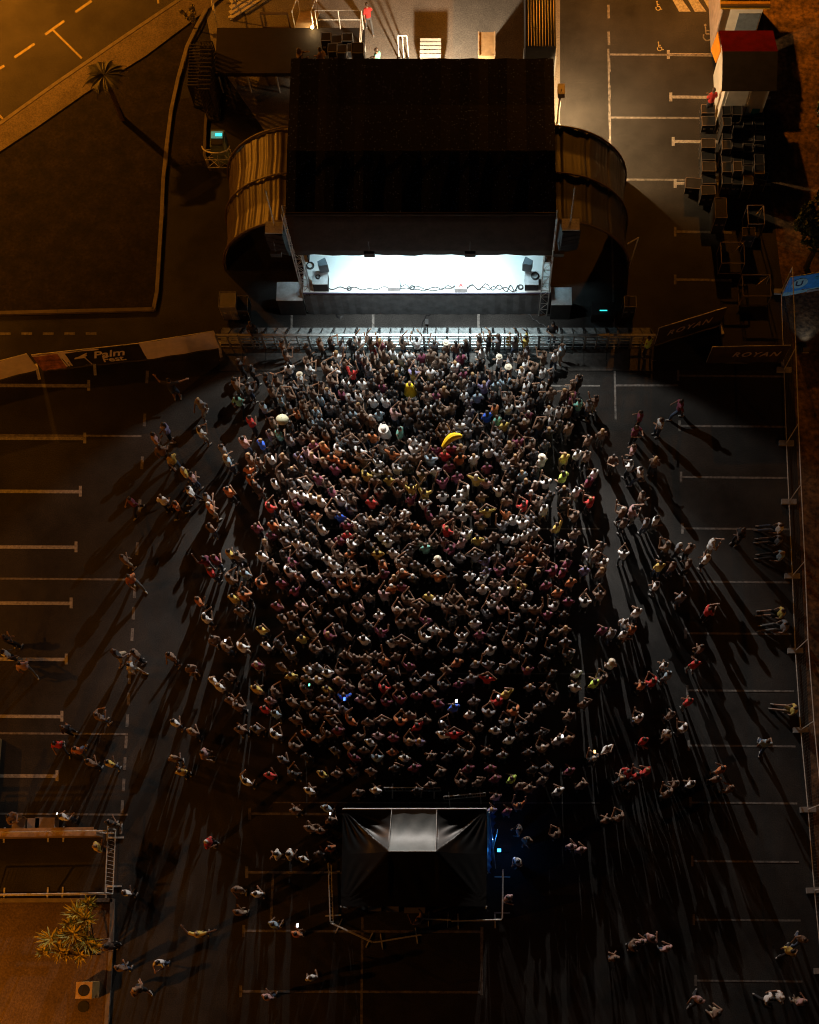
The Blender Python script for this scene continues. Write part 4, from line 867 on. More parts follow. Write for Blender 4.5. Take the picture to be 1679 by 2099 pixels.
# ------------------------------------------------ people
# each entry: pixel of the head, shirt colour, pose, flags (tile offset, tenths)
CROWD = """#/400/680 1240,150nd 1280,270nc 610,410ko 790,500kd 550,680nd 740,760gc 590,930tw 1040,620kc 1100,640nd 1070,790nd 1330,470ww 1490,620wdH 1310,850na
1210,930bd 1520,920kd 960,1030bd 1340,1050gd 1460,1090od 770,1230rd 1090,1250nd 1350,1310ko 50,1390wc 1080,1430nd 1160,1420td 670,1530pd 930,1560Bd
370,1640gd 1330,1500gd 40,970gw 1600,190kd 1590,1050nd 1640,1150bd 1600,430nd #/620/680 240,120nd 400,110kc 590,140gd 810,110wu 975,110nuR 1110,130md
1240,120nd 1430,110ndh 1640,110wu 480,300wo 800,310gc 1010,340nd 1290,290wd 1380,310wd 1530,290wa 900,390nd 1090,400ndh 1180,300no 60,430wc 320,460nc
440,500wa 700,540ru 935,490gd 1290,490gc 1530,420kd 1590,550vd 1100,620nc 1330,560kdh 280,760nd 180,650kd 620,690wd 850,700wd 990,710kd 1110,750md
1280,820kd 1400,690kd 1530,740ydC 220,950bd 320,800gd 820,870wd 900,880nd 960,910wd 1110,860gd 1170,930wd 1500,1010nd 1560,1030nd 1620,1070gd
410,1060gc 550,1080kd 610,1080nd 690,1120bd 780,1070nd 70,1050nd 100,1140nd 170,1160bd 270,1210bd 890,1170nd 1060,1160bd 1310,1130pd 1500,1220kc
960,1190nd 470,1260wd 340,1250gd 1160,1330wdC 1390,1390tw 330,1400nc 400,1380kd 250,1370kd 520,1540bd 650,1430nc 690,1540ga 880,1460nd 980,1460od
120,1480nc 160,1590md 260,1600od 500,1630wd 1150,1610wd 1600,1590wd 730,1230kd 560,1180gd 650,130kd #/840/680 350,160kd 535,170ndH 650,160ndh
810,140kd 1000,90nah 1140,70ku 1270,60gd 1520,90guh 170,310md 300,280nd 490,310nd 730,320md 1040,240wd 1290,370wdH 1440,370gd 1620,290nd 1010,400kd
400,400nd 640,450wd 340,530wd 410,540gd 490,480kd 890,480ka 1420,520kdH 1630,500wd 190,490nd 1180,590na 1070,740vu 1230,720bd 1400,700bu 770,710nd
820,720gd 250,740nd 150,720kd 1640,700wd 1560,690kd 430,850md 520,800nd 720,860wd 970,880bd 250,890ndh 760,880gd 1190,880kd 1430,890nc 600,800kd
700,800kd 390,1000gd 250,1060wd 590,1060na 480,1100nd 860,1080gd 1220,1060od 1110,1160Bd 1430,1050wd 1640,960gd 80,1080nd 1270,1240td 1350,1290yd
800,1240gd 710,1280wd 620,1280nd 970,1330kd 1480,1340nd 270,1330kd 290,1400kd 480,1460nu 1260,1450gd 1540,1250kd 400,1220kd 330,1180kd 60,1590wc
180,1600wd 930,1590gd 1090,1540nc 1430,1600nd 1140,1680wd 600,1640md 1250,1510gc 720,1650nd #/1060/680 130,80yu 520,20kd 640,210bd 130,250gd 390,300nc
570,280wd 100,480wd 250,470nd 370,530wd 180,620gd 380,740wd 900,640kd 800,750nd 700,850nd 810,920ma 880,970td 1060,980gd 1120,950no 100,960wd
170,980kd 460,1090wd 640,1100wd 710,1090nd 500,1220wd 80,1270nc 340,1280na 620,1300kd 750,1330nd 460,1400kd 1230,1420ndh 1030,1510nd 220,1570nc
30,700nd #/400/920 760,90nd 890,150no 1060,90wd 1250,90nd 750,270oo 770,400od 430,110bd 1500,60vd 1600,40pd 1190,360no 1130,440wd 860,510ko 1560,460wa
1390,600wd 1590,650wd 450,570oa 140,660gd 180,790od 1050,800rc 1250,740wo 860,1100mdh 1090,1080od 1260,1080wd 1390,1010wd 190,1090nd 1070,1200md
1000,1310nd 140,1560mo 230,1550md 500,1480yc 560,1500nd 930,1500wd 1080,1640nd 1440,1330wd 1560,1430gc 1600,1090kd 1380,1610md #/620/920 90,40pd
290,150nc 410,90od 560,160odh 450,250md 820,20wd 860,100na 730,230oc 900,340ydh 1080,170wo 1280,30oa 1440,50wd 1330,250wa 1190,290nd 1090,290wd
240,400md 310,440nd 410,580mc 610,580nd 520,690wd 740,430nc 860,600nu 1040,420nd 1240,410yd 1410,420nd 1560,540yu 1100,600na 1360,580nu 1550,680mo
80,670wd 190,690wc 670,790gc 680,710nd 980,730rd 1220,840kd 1470,900wd 170,930oa 520,940Bd 400,880nd 870,970gd 950,990nd 1110,980wa 1330,1020nu
1530,1100na 60,1080kd 260,1120wo 640,1070ma 740,1080wc 860,1180gu 640,1200rd 1120,1210wd 1270,1150nd 1250,1280wd 1590,1270nd 390,1320nd 510,1280md
730,1330wc 820,1300nd 900,1340kd 1390,1210nd 1450,1210nd 30,1420wd 160,1450gd 670,1470od 900,1460kd 1070,1470ydh 1290,1460wd 1500,1510nd 370,1600wd
390,1650wd 700,1660nd 1140,1650oc 1390,1640nd 1560,1430ga #/840/920 70,90no 180,30nd 290,110bc 510,40rd 720,80odh 920,100wd 560,210md 180,330ndh
370,270wd 470,450mu 680,360md 950,400ya 1110,230md 1380,190wc 1520,110no 1190,410kd 1130,440pd 1410,470na 1280,560wo 210,600yu 470,640wd 790,560wc
690,650wdh 1030,650nd 1390,710nd 210,760wa 490,840wd 590,930nd 730,820wd 890,800na 980,880pd 1090,870ya 760,910wd 400,990nd 1430,930oo 1510,970wd
1640,780rc 1640,390bd 530,1140rc 180,1140nd 30,1110od 660,1190na 820,1190wa 1020,1040nc 740,1310pd 1190,1240nd 1000,1280yd 1090,1300nd 1380,1250wc
1580,1230wd 60,1270na 190,1340td 310,1330nd 590,1410mc 480,1300po 940,1500ga 1450,1440kd 1650,1500nd 400,1590wdH 550,1640wc 1090,1620vc 1480,1600po
1600,1630od #/1060/920 360,130wdH 90,200no 690,80yd 900,40wd 990,50nd 1390,100nc 1640,190wa 670,350ld 1120,310wd 1040,430md 240,480nd 420,450wc
110,400kd 680,560ka 860,570wd 480,640kd 320,740na 380,810wd 1060,720rc 840,930nc 580,1090yo 30,1000wd 1550,1020nc 1620,860pa 240,1150ga 60,1230wd
150,1370nc 270,1370nu 130,1500od 840,1180nd 680,1340wd 740,1350nd 1040,1450wd 1210,1380nd 1160,1480nd 1540,1480wc 730,1610md 1250,1630wc #/400/1160
200,50rd 690,80bd 910,230oc 470,150nc 680,400od 520,430yd 1220,220md 1330,40wc 1480,120pd 1410,330mo 620,630na 1150,550md 1500,540pd 120,720wa
930,890ya 1370,830nc 1360,690nd 1620,850nd 1520,1020yd 240,1020nd 410,1140nc 650,1140wc 1000,1120wd 1340,1240gu 870,1400md 1220,1420nd 1360,1560yd
1590,1550nd 470,1560nd 250,1640wd 1250,720nd 20,470od #/620/1160 180,100wd 400,40nd 510,90wd 680,50wo 340,210vd 540,210oc 740,270ou 1010,140no
1330,150no 800,90nc 430,350wd 590,400kd 940,420nd 1160,380pd 1290,290od 1400,270md 1490,460nc 180,640nu 780,550pd 790,720nu 1090,680wd 1360,620nc
1600,600na 1550,790na 1400,800nd 80,850nd 1120,930mu 870,1030wa 1270,1080wd 1420,1070na 160,1170nc 600,1250nd 740,1300no 930,1290nd 1010,1270no
1160,1340od 1530,1420mo 860,1470no 190,1430gd 340,1510wd 60,1540wd 550,1510nc 1040,1530wd 900,1570nd 200,1610wd 510,1610pd 1410,60od 1150,60md
#/840/1160 220,50nc 400,130oa 860,110wd 1030,180wa 1050,290wc 1360,320wa 270,410yd 400,460wd 640,430nc 900,480na 1190,500wa 530,570nc 1250,410pd
1500,190nd 1620,370yo 1640,450wd 1320,600pd 910,680no 930,770wd 350,890wd 470,930nd 200,1000wu 750,990wu 1160,1180wd 1450,1110nd 1530,1150nd
680,1360od 880,1590gd 1110,1600ra 90,580na 1100,20vd #/1060/1160 80,40na 530,40mc 650,60md 980,30vd 1230,30nd 780,200od 590,350od 80,380no 130,450kc
550,540wd 980,490wd 1200,390nc 260,600no 560,930nd 700,890nd 1260,910md 1350,930gc 1540,950wc 1620,840od 1360,1390wdH 860,1520wd 1140,1650ld
1230,1610nc 230,1080gc #/400/1400 300,10wd 850,60yd 1130,110nc 480,230nd 590,320nc 1000,330rd 1130,420bd 1040,260pd 1360,250nd 1570,290na 1420,500nd
620,650nc 850,640ga 1120,720wd 1570,700oc 90,990pd 1410,900nch 1050,1310rd 710,1400wo 1390,1300kd 1620,1530wd 1560,30nd #/620/1400 340,70ya 640,30nd
870,60nc 1160,60rc 1370,30nd 590,180Bc 300,240no 370,300nd 300,330nd 830,210pd 950,290nc 1190,260mc 1390,220mu 420,390nd 570,360gd 430,520na 680,520oo
930,540nd 1140,540na 1400,530oc 1530,440nd 480,640md 790,750no 1070,740pd 950,850wd 220,780no 340,720no 650,880nc 890,930nd 1060,1060bc 1550,830nc
1650,830vd 1280,980od 1460,1060wd 740,1060mo 270,1290yd 480,1290nd 700,1250nd 970,1250nd 790,1560nd 1040,1530wd 1600,1200md #/840/1400 400,270mc
630,330Bc 860,430wd 1270,240rc 1380,140ya 1500,380oc 210,520ndh 110,600ra 470,590kc 460,720wa 640,720ra 1230,660wd 1430,800wd 1600,680kc 310,1040nc
820,1000no 740,980kd 1340,1020gd 1160,1210mdh 1230,1360md 740,1420nc 980,1420na 1470,1370ld 1640,1480nd 290,1450nd 100,1530kd 1240,1620pd 440,1270nd
920,240gd #/1060/1400 410,30nc 840,40wc 520,180nd 970,280na 210,470nc 760,450nc 60,650kc 600,800wd 750,790na 1290,930wa 1110,1080ka 440,1200gd
370,1380nd 760,1250md 600,1540wd 940,1450nd 120,1480nd 1650,1280rc 1540,1380kd #/0/0 345,780kv 335,870vd 312,890pd 325,915nw 347,932yw 375,962yd
388,970pd 385,1000ww 265,1022mw 328,1018wd 357,1030ow 248,1140nd 262,1180ow 232,1335kw 272,1335nd 262,1362ww 345,1340nd 386,1365nc 3,1335wd 5,1305kd
38,1360pw 195,1465nd 127,1490kd 110,1523rw 152,1535ow 178,1560nd 218,1562yd 353,1478wd 389,1497nd 352,1552nd 367,1580yd 15,1672nc 122,1672wd
220,1685kd 193,1735yc 253,1830wd 422,1725rd 215,1940nd 402,1915yv 322,1973wc 275,2030nw 240,1985nd 565,1750wd 590,1750wd 620,1760wd 602,1660nd
668,1655bd 632,1697nd 655,1702nc 676,1680nd 652,1750kd 675,1738od 482,1822nd 523,1832wd 485,1870nd 558,1895bd 605,1915oc 636,2005wd 545,2045pd
858,1885pu 1042,1840pd 1008,1660vd 1040,1662md 1065,1650ou 1065,1700gd 1082,1720nc 1063,1765wd 1142,1710nc 1175,1735pd 1190,1740pd 1315,845md
1305,875md 1357,860wc 1398,822mw 1345,940nd 1315,960ww 1300,915pd 1318,1010nd 1285,1043nc 1330,1065gd 1345,1060wd 1370,1115nc 1395,1115gd 1418,1118nd
1462,1110wd 1452,1140wc 1355,1155yd 1382,1155nd 1415,1150nd 1348,1195wd 1400,1220gd 1455,1248rc 1308,1250wd 1290,1280ww 1440,1325nc 1428,1357rd
1365,1360wd 1372,1380bd 1340,1395rc 1318,1402oc 1415,1435rd 1312,1470wc 1378,1462nd 1405,1490wc 1372,1500wd 1322,1515rd 1575,1520bw 1482,1575od
1472,1595nd 1420,1605wd 1388,1605nd 1372,1625nc 1500,1615nd 1305,1585rc 1325,1580rd 1290,1605kd 1245,1680nd 1272,1675nc 1320,1930pd 1335,1925pd
1370,1945pd 1262,1965nd 1300,1940nd 1625,1950yw 1650,1925nw 1580,2048ww 1605,2045ww 1650,2055pd 1436,2050pw 1475,2078nd 512,678kd 1332,693ld 612,103nd
656,102nd 752,10rw 772,103td 1525,1085kd 1464,185rd 1602,1075ws 1600,1100gs 1604,1132bs 1606,1250ys 1612,1278gs 1632,1450ys"""
SHIRT = {'w': ('white', (.66, .68, .69)), 'g': ('grey', (.17, .17, .185)), 'k': ('black', (.025, .025, .028)), 'n': ('tan', (.16, .105, .075)),
         'b': ('light blue', (.24, .34, .42)), 'B': ('bright blue', (.03, .13, .75)), 'r': ('red', (.5, .035, .03)), 'o': ('orange', (.45, .15, .05)),
         'y': ('yellow', (.55, .42, .1)), 'p': ('pink', (.42, .26, .26)), 'm': ('burgundy', (.17, .035, .07)), 't': ('teal', (.16, .42, .36)),
         'v': ('violet', (.2, .18, .32)), 'l': ('lime', (.5, .75, .12))}
SKIN = [mat('skin light', (.27, .155, .10), .6, .06, 8), mat('skin tan', (.2, .115, .07), .6, .06, 8), mat('skin dark', (.11, .06, .04), .55, .06, 8)]
HAIR = [mat('hair black', (.012, .01, .009), .5, .3, 20), mat('hair brown', (.05, .028, .015), .5, .3, 20), mat('hair blond', (.32, .2, .09), .55, .2, 20), mat('hair silver', (.5, .48, .45), .6, .1, 20)]
TROU = [mat('dark trousers', (.015, .016, .02), .85, .2, 5), mat('denim', (.05, .075, .13), .85, .2, 5), mat('grey trousers', (.1, .1, .1), .85, .2, 5), mat('beige shorts', (.34, .28, .2), .85, .15, 5)]
SHOE = mat('shoes', (.3, .29, .28), .7, .3, 8); HATM = mat('pale hat', (.62, .57, .45), .8, .1, 10)
SM = {k: mat(v[0] + ' shirt', v[1], .85, .1, 5, .2, 25) for k, v in SHIRT.items()}
POSE = {
 'e': dict(sh=((-.18, 0, 1.42), (.18, 0, 1.42)), el=((-.25, .0, 1.15), (.26, .06, 1.15)), ha=((-.22, .05, .9), (.06, .26, 1.2)), ft=((-.14, .03), (.1, -.05))),
 'f': dict(sh=((-.18, .01, 1.42), (.18, -.01, 1.42)), el=((-.25, .03, 1.15), (.25, .02, 1.14)), ha=((.06, .2, 1.16), (-.07, .23, 1.2)), ft=((-.1, -.04), (.13, .04))),
 'g': dict(sh=((-.19, 0, 1.42), (.19, 0, 1.43)), el=((-.26, -.03, 1.14), (.36, .12, 1.4)), ha=((-.23, .12, .93), (.13, .18, 1.58)), ft=((-.12, .0), (.12, .03))),
 'O': dict(sh=((-.19, 0, 1.44), (.19, 0, 1.42)), el=((-.28, .16, 1.6), (.26, .0, 1.14)), ha=((-.16, .32, 1.84), (.2, .18, .98)), ft=((-.1, .0), (.15, .0))),
 'C': dict(sh=((-.18, 0, 1.42), (.18, 0, 1.42)), el=((-.22, .22, 1.34), (.3, .12, 1.22)), ha=((-.04, .42, 1.56), (.12, .32, 1.3)), ft=((-.11, .03), (.13, .0))),
 'U': dict(sh=((-.19, 0, 1.44), (.19, 0, 1.44)), el=((-.26, .2, 1.6), (.34, .06, 1.6)), ha=((-.1, .38, 1.82), (.36, .16, 1.88)), ft=((-.12, .02), (.12, 0))),
 'd': dict(sh=((-.19, 0, 1.42), (.19, 0, 1.42)), el=((-.25, -.04, 1.16), (.25, -.04, 1.16)), ha=((-.22, .16, .98), (.22, .22, .98)), ft=((-.12, .0), (.12, .03))),
 'a': dict(sh=((-.19, 0, 1.43), (.19, 0, 1.43)), el=((-.40, .06, 1.42), (.40, .06, 1.42)), ha=((-.11, .20, 1.58), (.11, .20, 1.58)), ft=((-.13, .02), (.13, -.02))),
 'u': dict(sh=((-.19, 0, 1.44), (.19, 0, 1.44)), el=((-.31, .10, 1.66), (.31, .10, 1.66)), ha=((-.20, .20, 1.92), (.20, .20, 1.92)), ft=((-.12, .02), (.12, 0))),
 'c': dict(sh=((-.19, 0, 1.42), (.19, 0, 1.42)), el=((-.27, .20, 1.26), (.27, .20, 1.26)), ha=((-.07, .38, 1.47), (.07, .38, 1.47)), ft=((-.11, .0), (.13, .04))),
 'o': dict(sh=((-.19, 0, 1.42), (.19, 0, 1.44)), el=((-.27, -.02, 1.14), (.32, .12, 1.62)), ha=((-.22, .15, .95), (.28, .26, 1.86)), ft=((-.13, .0), (.12, .03))),
 'w': dict(sh=((-.19, .02, 1.42), (.19, -.02, 1.42)), el=((-.27, -.13, 1.16), (.27, .1, 1.16)), ha=((-.24, -.12, .94), (.24, .28, 1.02)), ft=((-.09, .30), (.09, -.32))),
 'v': dict(sh=((-.19, 0, 1.43), (.19, 0, 1.43)), el=((-.46, .08, 1.44), (.46, .08, 1.44)), ha=((-.62, .26, 1.52), (.70, .14, 1.50)), ft=((-.13, .0), (.13, .03))),
 's': dict(sh=((-.19, -.05, .56), (.19, -.05, .56)), el=((-.28, .05, .34), (.28, .05, .34)), ha=((-.2, .26, .22), (.2, .26, .22)), ft=((-.1, .88), (.14, .82)))}
def fuse(mb, name, vox, faces):
    me = mb.mesh(name); o = bpy.data.objects.new(name, me); COL.objects.link(o)
    r = o.modifiers.new('r', 'REMESH'); r.mode = 'VOXEL'; r.voxel_size = vox
    s = o.modifiers.new('s', 'SMOOTH'); s.factor = .5; s.iterations = 2
    dg = bpy.context.evaluated_depsgraph_get(); n = len(o.evaluated_get(dg).data.polygons) * 2
    d = o.modifiers.new('d', 'DECIMATE'); d.ratio = min(1, faces / max(1, n))
    dg = bpy.context.evaluated_depsgraph_get(); out = bpy.data.meshes.new_from_object(o.evaluated_get(dg)); out.name = name
    out.polygons.foreach_set('use_smooth', [True] * len(out.polygons)); bpy.data.objects.remove(o); bpy.data.meshes.remove(me); return out
def hand(mb, wr, d, side):
    d = Vector(d).normalized(); up = Vector((0, 0, 1)) if abs(d.z) < .9 else Vector((0, 1, 0)); lat = d.cross(up).normalized(); nn = lat.cross(d)
    pc = wr + d * .05; q = Matrix((lat, d, nn)).transposed(); mb.ball(pc, (.042, .055, .02), rot=q)
    for i, (o_, l_) in enumerate(((-.031, .07), (-.011, .082), (.010, .078), (.029, .062))):
        a = wr + d * .085 + lat * o_; m_ = a + d * l_ * .55 - nn * .006; mb.cap(a, m_, .0098, .009); mb.cap(m_, m_ + d * l_ * .4 - nn * .022, .009, .008)
    a = wr + d * .03 - lat * .034 * side; m_ = a + (d * .5 - lat * .8 * side).normalized() * .04; mb.cap(a, m_, .0115, .0105); mb.cap(m_, m_ + (d * .8 - lat * .3 * side) * .03, .0105, .009)
def figure(key):
    p = POSE[key]; V = Vector; sit = key == 's'; zh = .12 if sit else .93
    hip = V((0, 0, zh)); ch = V((0, -.06 if sit else 0, .5 if sit else 1.33)); nk = V((0, -.05 if sit else .01, .62 if sit else 1.5)); hd = V((0, -.02 if sit else .03, .78 if sit else 1.65))
    knees = []; b = MB()
    b.ball(hip, (.165, .12, .13)); b.ball((hip + ch) / 2, (.145, .105, .24)); b.ball(ch, (.19, .12, .19)); b.cap(ch + V((0, 0, .1)), nk + V((0, .01, .04)), .075, .055)
    b.ball(hd, (.077, .098, .118)); b.ball(hd + V((0, .045, -.07)), (.05, .05, .045)); b.ball(hd + V((0, .1, -.015)), (.013, .022, .025)); b.ball(hd + V((0, .088, -.06)), (.025, .012, .008))
    for s in (-1, 1): b.ball(hd + V((s * .078, 0, -.01)), (.012, .022, .032)); b.ball(hd + V((s * .03, .09, .012)), .011)
    sh = MB(); tr = MB(); scs = []
    sh.ball((hip + ch) / 2 + V((0, 0, .0)), (.172, .132, .30)); sh.ball(ch, (.208, .155, .19)); sh.ball(hip + V((0, 0, .07)), (.178, .138, .12))
    for i, s in ((0, -1), (1, 1)):
        S, E_, Hn = V(p['sh'][i]), V(p['el'][i]), V(p['ha'][i]); b.cap(S, E_, .054, .042); b.cap(E_, Hn, .041, .028); hand(b, Hn, Hn - E_, s)
        sh.cap(S - V((s * .03, 0, .01)), S + (E_ - S) * .62, .075, .068)
        fx, fy_ = p['ft'][i]; hp = hip + V((s * .09, 0, -.03)); an = V((fx, fy_, .09))
        kn = (hp + an) / 2 + V((s * .02, .0 if sit else (.05 + max(0, fy_ * .25)), .22 if sit else 0)); b.cap(hp, kn, .085, .056); b.cap(kn, an, .055, .038); b.cap(an - V((0, .05, .045)), an + V((0, .15, -.06)), .036, .03)
        tr.cap(hp, kn, .102, .075); tr.cap(kn, kn + (an - kn) * .92, .073, .062); knees.append((hp, kn))
        sc = MB(); scs.append(sc); sc.cap(an + V((s * .002, -.06, -.045)), an + V((0, .16, -.052)), .047, .04)
    tr.ball(hip + V((0, 0, .0)), (.182, .14, .13))
    so = MB(); so.ball(hip, (.186, .145, .13))
    for hp, kn in knees: so.cap(hp, hp + (kn - hp) * .9, .106, .088)
    ha = MB(); ha.ball(hd + V((0, -.018, .028)), (.092, .104, .112)); lh = MB(); lh.ball(hd + V((0, -.018, .028)), (.096, .108, .114)); lh.ball(hd + V((0, -.085, -.12)), (.10, .05, .16)); lh.ball(hd + V((0, -.095, -.24)), (.085, .04, .13))
    hat = MB(); hat.tube(hd + V((0, 0, .055)), hd + V((0, 0, .07)), .17, .165, 20); hat.ball(hd + V((0, 0, .07)), (.098, .112, .095))
    return dict(body=fuse(b, 'body', .0095, 2600), shirt=fuse(sh, 'shirt', .014, 520), trousers=fuse(tr, 'trousers', .014, 420), shorts=fuse(so, 'shorts', .014, 260),
                shoe_a=fuse(scs[0], 'shoe', .012, 80), shoe_b=fuse(scs[1], 'shoe', .012, 80), hair=fuse(ha, 'hair', .014, 120), long_hair=fuse(lh, 'long_hair', .014, 200), hat=fuse(hat, 'hat', .009, 260), zhead=hd.z)
FIG = {k: figure(k) for k in POSE}
CACHE = {}
def part_mesh(pose, part, m):
    k = (pose, part, m.name)
    if k not in CACHE:
        me = FIG[pose][part].copy(); me.materials.clear(); me.materials.append(m); CACHE[k] = me
    return CACHE[k]
ppl = []; prnd = random.Random(77)
ox = oy = 0; sc_ = 1
FACE = P(865, 600)
for tok in CROWD.split():
    if tok.startswith('#'):
        _, ox, oy = tok.split('/'); ox, oy = int(ox), int(oy); sc_ = 7.0 if ox or oy else 1.0; continue
    a, r = tok.split(',');  i = 0
    while r[i].isdigit(): i += 1
    px, py = ox + int(a) / sc_, oy + int(r[:i]) / sc_; c, pose, fl = r[i], r[i + 1], r[i + 2:]
    s = prnd.uniform(.88, .99)
    if pose == 'd': pose = prnd.choice('deefC' if prnd.random() < .5 else 'deef')
    elif pose == 'a': pose = prnd.choice('agCf')
    elif pose == 'o': pose = prnd.choice('oO')
    elif pose == 'c': pose = prnd.choice('cCf')
    elif pose == 'u': pose = prnd.choice('uU') if px > 740 and py > 740 else 'u'
    zb_ = 0.0
    if py < 118 and 600 < px < 700: zb_ = 1.25
    if py < 50 and 740 < px < 760: zb_ = 0
    q = P(px, py, zb_ + 1.66 * s if pose != 's' else .8)
    ppl.append(dict(px=px, py=py, c=c, p=pose, f=fl, s=s, x=q.x, y=q.y, z=zb_))
cell = {}
def near(x, y, r):
    return any((a['x'] - x) ** 2 + (a['y'] - y) ** 2 < r * r for i in (-1, 0, 1) for j in (-1, 0, 1) for a in cell.get((int(x // 1) + i, int(y // 1) + j), []))
def put(a): cell.setdefault((int(a['x'] // 1), int(a['y'] // 1)), []).append(a)
for a in ppl: put(a)
marked = [a for a in ppl if 'C' in a['f'] or a['c'] in 'Bylt']; added = 0; tries = 0                                     # darker clad people packed between the others
while added < 140 and tries < 40000:
    tries += 1; py = 745 + 850 * prnd.random() ** 2.0; f = (py - 745) / 850
    px = prnd.gauss(850, 190 - 20 * f) if prnd.random() < .75 else prnd.uniform(500, 1230)
    if not (590 - 90 * f < px < 1130 + 100 * f) or prnd.random() < ((px - 850) / 330) ** 4: continue
    q = P(px, py, 1.6)
    if near(q.x, q.y, .40 + .16 * f) or any((a['x'] - q.x) ** 2 + (a['y'] - q.y) ** 2 < .8 for a in marked): continue
    a = dict(px=px, py=py, c=prnd.choice('kkkkkkkkggnnm'), p=prnd.choice('deeffgCcO'), f='', s=prnd.uniform(.86, .98), x=q.x, y=q.y, z=0.0, fill=1); ppl.append(a); put(a); added += 1
for it in range(6):                                     # nobody stands inside a neighbour
    for i in range(len(ppl)):
        A = ppl[i]
        for j in range(i + 1, len(ppl)):
            B = ppl[j]; dx, dy = B['x'] - A['x'], B['y'] - A['y']
            if abs(dx) > .42 or abs(dy) > .42: continue
            d = sqrt(dx * dx + dy * dy) + 1e-6
            if d < .40:
                k = (.40 - d) / d / 2; A['x'] -= dx * k; A['y'] -= dy * k; B['x'] += dx * k; B['y'] += dy * k
for A in ppl:
    if A['py'] > 684 and 450 < A['px'] < 1336: A['y'] = min(A['y'], byy - .16)
    elif A['py'] < 684 and 450 < A['px'] < 1336 and A['py'] > 600: A['y'] = max(A['y'], byy + .25)
    side = A['px'] < 440 or A['px'] > 1240 or A['py'] > 1660
    if A['p'] == 's': A['r'] = R(90) + prnd.uniform(-.25, .25)
    elif A['p'] == 'v': A['r'] = 0
    elif A['p'] == 'w' or (side and prnd.random() < .35): A['r'] = prnd.uniform(0, 6.28) if A['py'] > 800 else prnd.uniform(-.4, .4)
    elif A['py'] < 300: A['r'] = prnd.uniform(0, 6.28)
    elif A['py'] < 684: A['r'] = R(180)
    else: A['r'] = atan2(FACE.y - A['y'], FACE.x - A['x']) - pi / 2 + prnd.gauss(0, .22)
    A['wd'] = prnd.uniform(.86, 1.03)
    A['skin'] = prnd.choices((0, 1, 2), (.45, .38, .17))[0]
    A['hair'] = prnd.choices((0, 1, 2, 3), (.62, .26, .09, .03))[0]; A['lh'] = 'h' in A['f'] or prnd.random() < .3
    A['tr'] = prnd.choices((0, 1, 2, 3), (.42, .26, .16, .16))[0]; A['short'] = A['tr'] == 3 or prnd.random() < .25
    iso = side or A['py'] < 735 or A['py'] > 1640
    A['score'] = -2 * A.get('fill', 0) + (2 if iso else 0) + (1900 - A['py']) / 1900 * 1.1 + (.35 if A['c'] not in 'kn' else 0) + (.2 if A['p'] in 'uUoOv' else 0) + (3 if 'R' in A['f'] or 'C' in A['f'] else 0)
ppl.sort(key=lambda a: -a['score'])
PH = {'e': 'standing', 'f': 'arms folded', 'g': 'one hand at head', 'O': 'left arm raised', 'C': 'hands held forward', 'U': 'arms raised unevenly', 'd': 'standing', 'a': 'hands at head', 'u': 'both arms raised', 'c': 'hands before face', 'o': 'right arm raised', 'w': 'walking', 'v': 'arms spread wide', 's': 'sitting'}
def zone(a):
    x, y = a['px'], a['py']
    if y < 300: return 'behind the stage roof' if x < 1200 else 'beside the kiosk'
    if a['p'] == 's': return 'against the right mesh fence'
    if y < 684: return 'on the stage side of barrier'
    if x > 1230: return 'right of crowd, level with front half' if y < 1000 else ('right of crowd, level with middle' if y < 1300 else ('right of crowd, level with rear' if y < 1700 else 'in bottom right corner'))
    if y > 1640: return 'right of black tent' if x > 1000 else ('behind black tent' if x > 840 else ('left of black tent' if x > 440 else 'around the left pen and shrub'))
    if x < 440: return 'left of crowd, upper part' if y < 1000 else ('left of crowd, middle part' if y < 1300 else 'left of crowd, lower part')
    for lim, z in ((735, 'leaning on front barrier'), (765, 'in second row of crowd'), (800, 'just above yellow cape row'), (840, 'just below yellow cape row'), (880, 'above the banana row'), (930, 'level with the yellow banana'), (990, 'just below the banana')):
        if y < lim: return z
    for lim, z in ((1080, 'in dense crowd below banana'), (1180, 'at mid crowd'), (1290, 'in lower mid crowd'), (1430, 'in thin rear crowd'), (1560, 'in last third of crowd')):
        if y < lim: return z
    return 'in last rows before the tent'
ORD = ['first', 'second', 'third', 'fourth', 'fifth', 'sixth', 'seventh', 'eighth', 'ninth', 'tenth', 'eleventh', 'twelfth', '13th', '14th', '15th', '16th', '17th', '18th', '19th', '20th', '21st', '22nd', '23rd', '24th', '25th']
for a in ppl: a['zone'] = zone(a); a['key'] = (a['c'], PH[a['p']], a['zone'], 'C' in a['f'])
groups = {}
for a in ppl: groups.setdefault(a['key'], []).append(a)
for k, v in groups.items():
    v.sort(key=lambda a: a['px'])
    for i, a in enumerate(v):
        col_ = SHIRT[a['c']][0]; wear = 'long %s cape' % col_ if 'C' in a['f'] else '%s top' % col_
        a['label'] = 'person in %s, %s, %s%s' % (wear, PH[a['p']], a['zone'], '' if len(v) == 1 else ', %s from left' % ORD[min(i, 24)])
        if len(a['label'].split()) > 16: a['label'] = a['label'].replace('level with ', 'by ').replace('both arms', 'arms')
def parts_of(a):
    out = [('body', SKIN[a['skin']]), ('shirt', SM[a['c']]), ('shorts' if a['short'] else 'trousers', SM['r'] if 'R' in a['f'] else TROU[a['tr']]), ('shoe_a', SHOE), ('shoe_b', SHOE)]
    out.append(('hat', HATM) if 'H' in a['f'] else (('long_hair' if a['lh'] else 'hair'), HAIR[a['hair']]))
    return out
cape = MB(); n = 20; rows = []
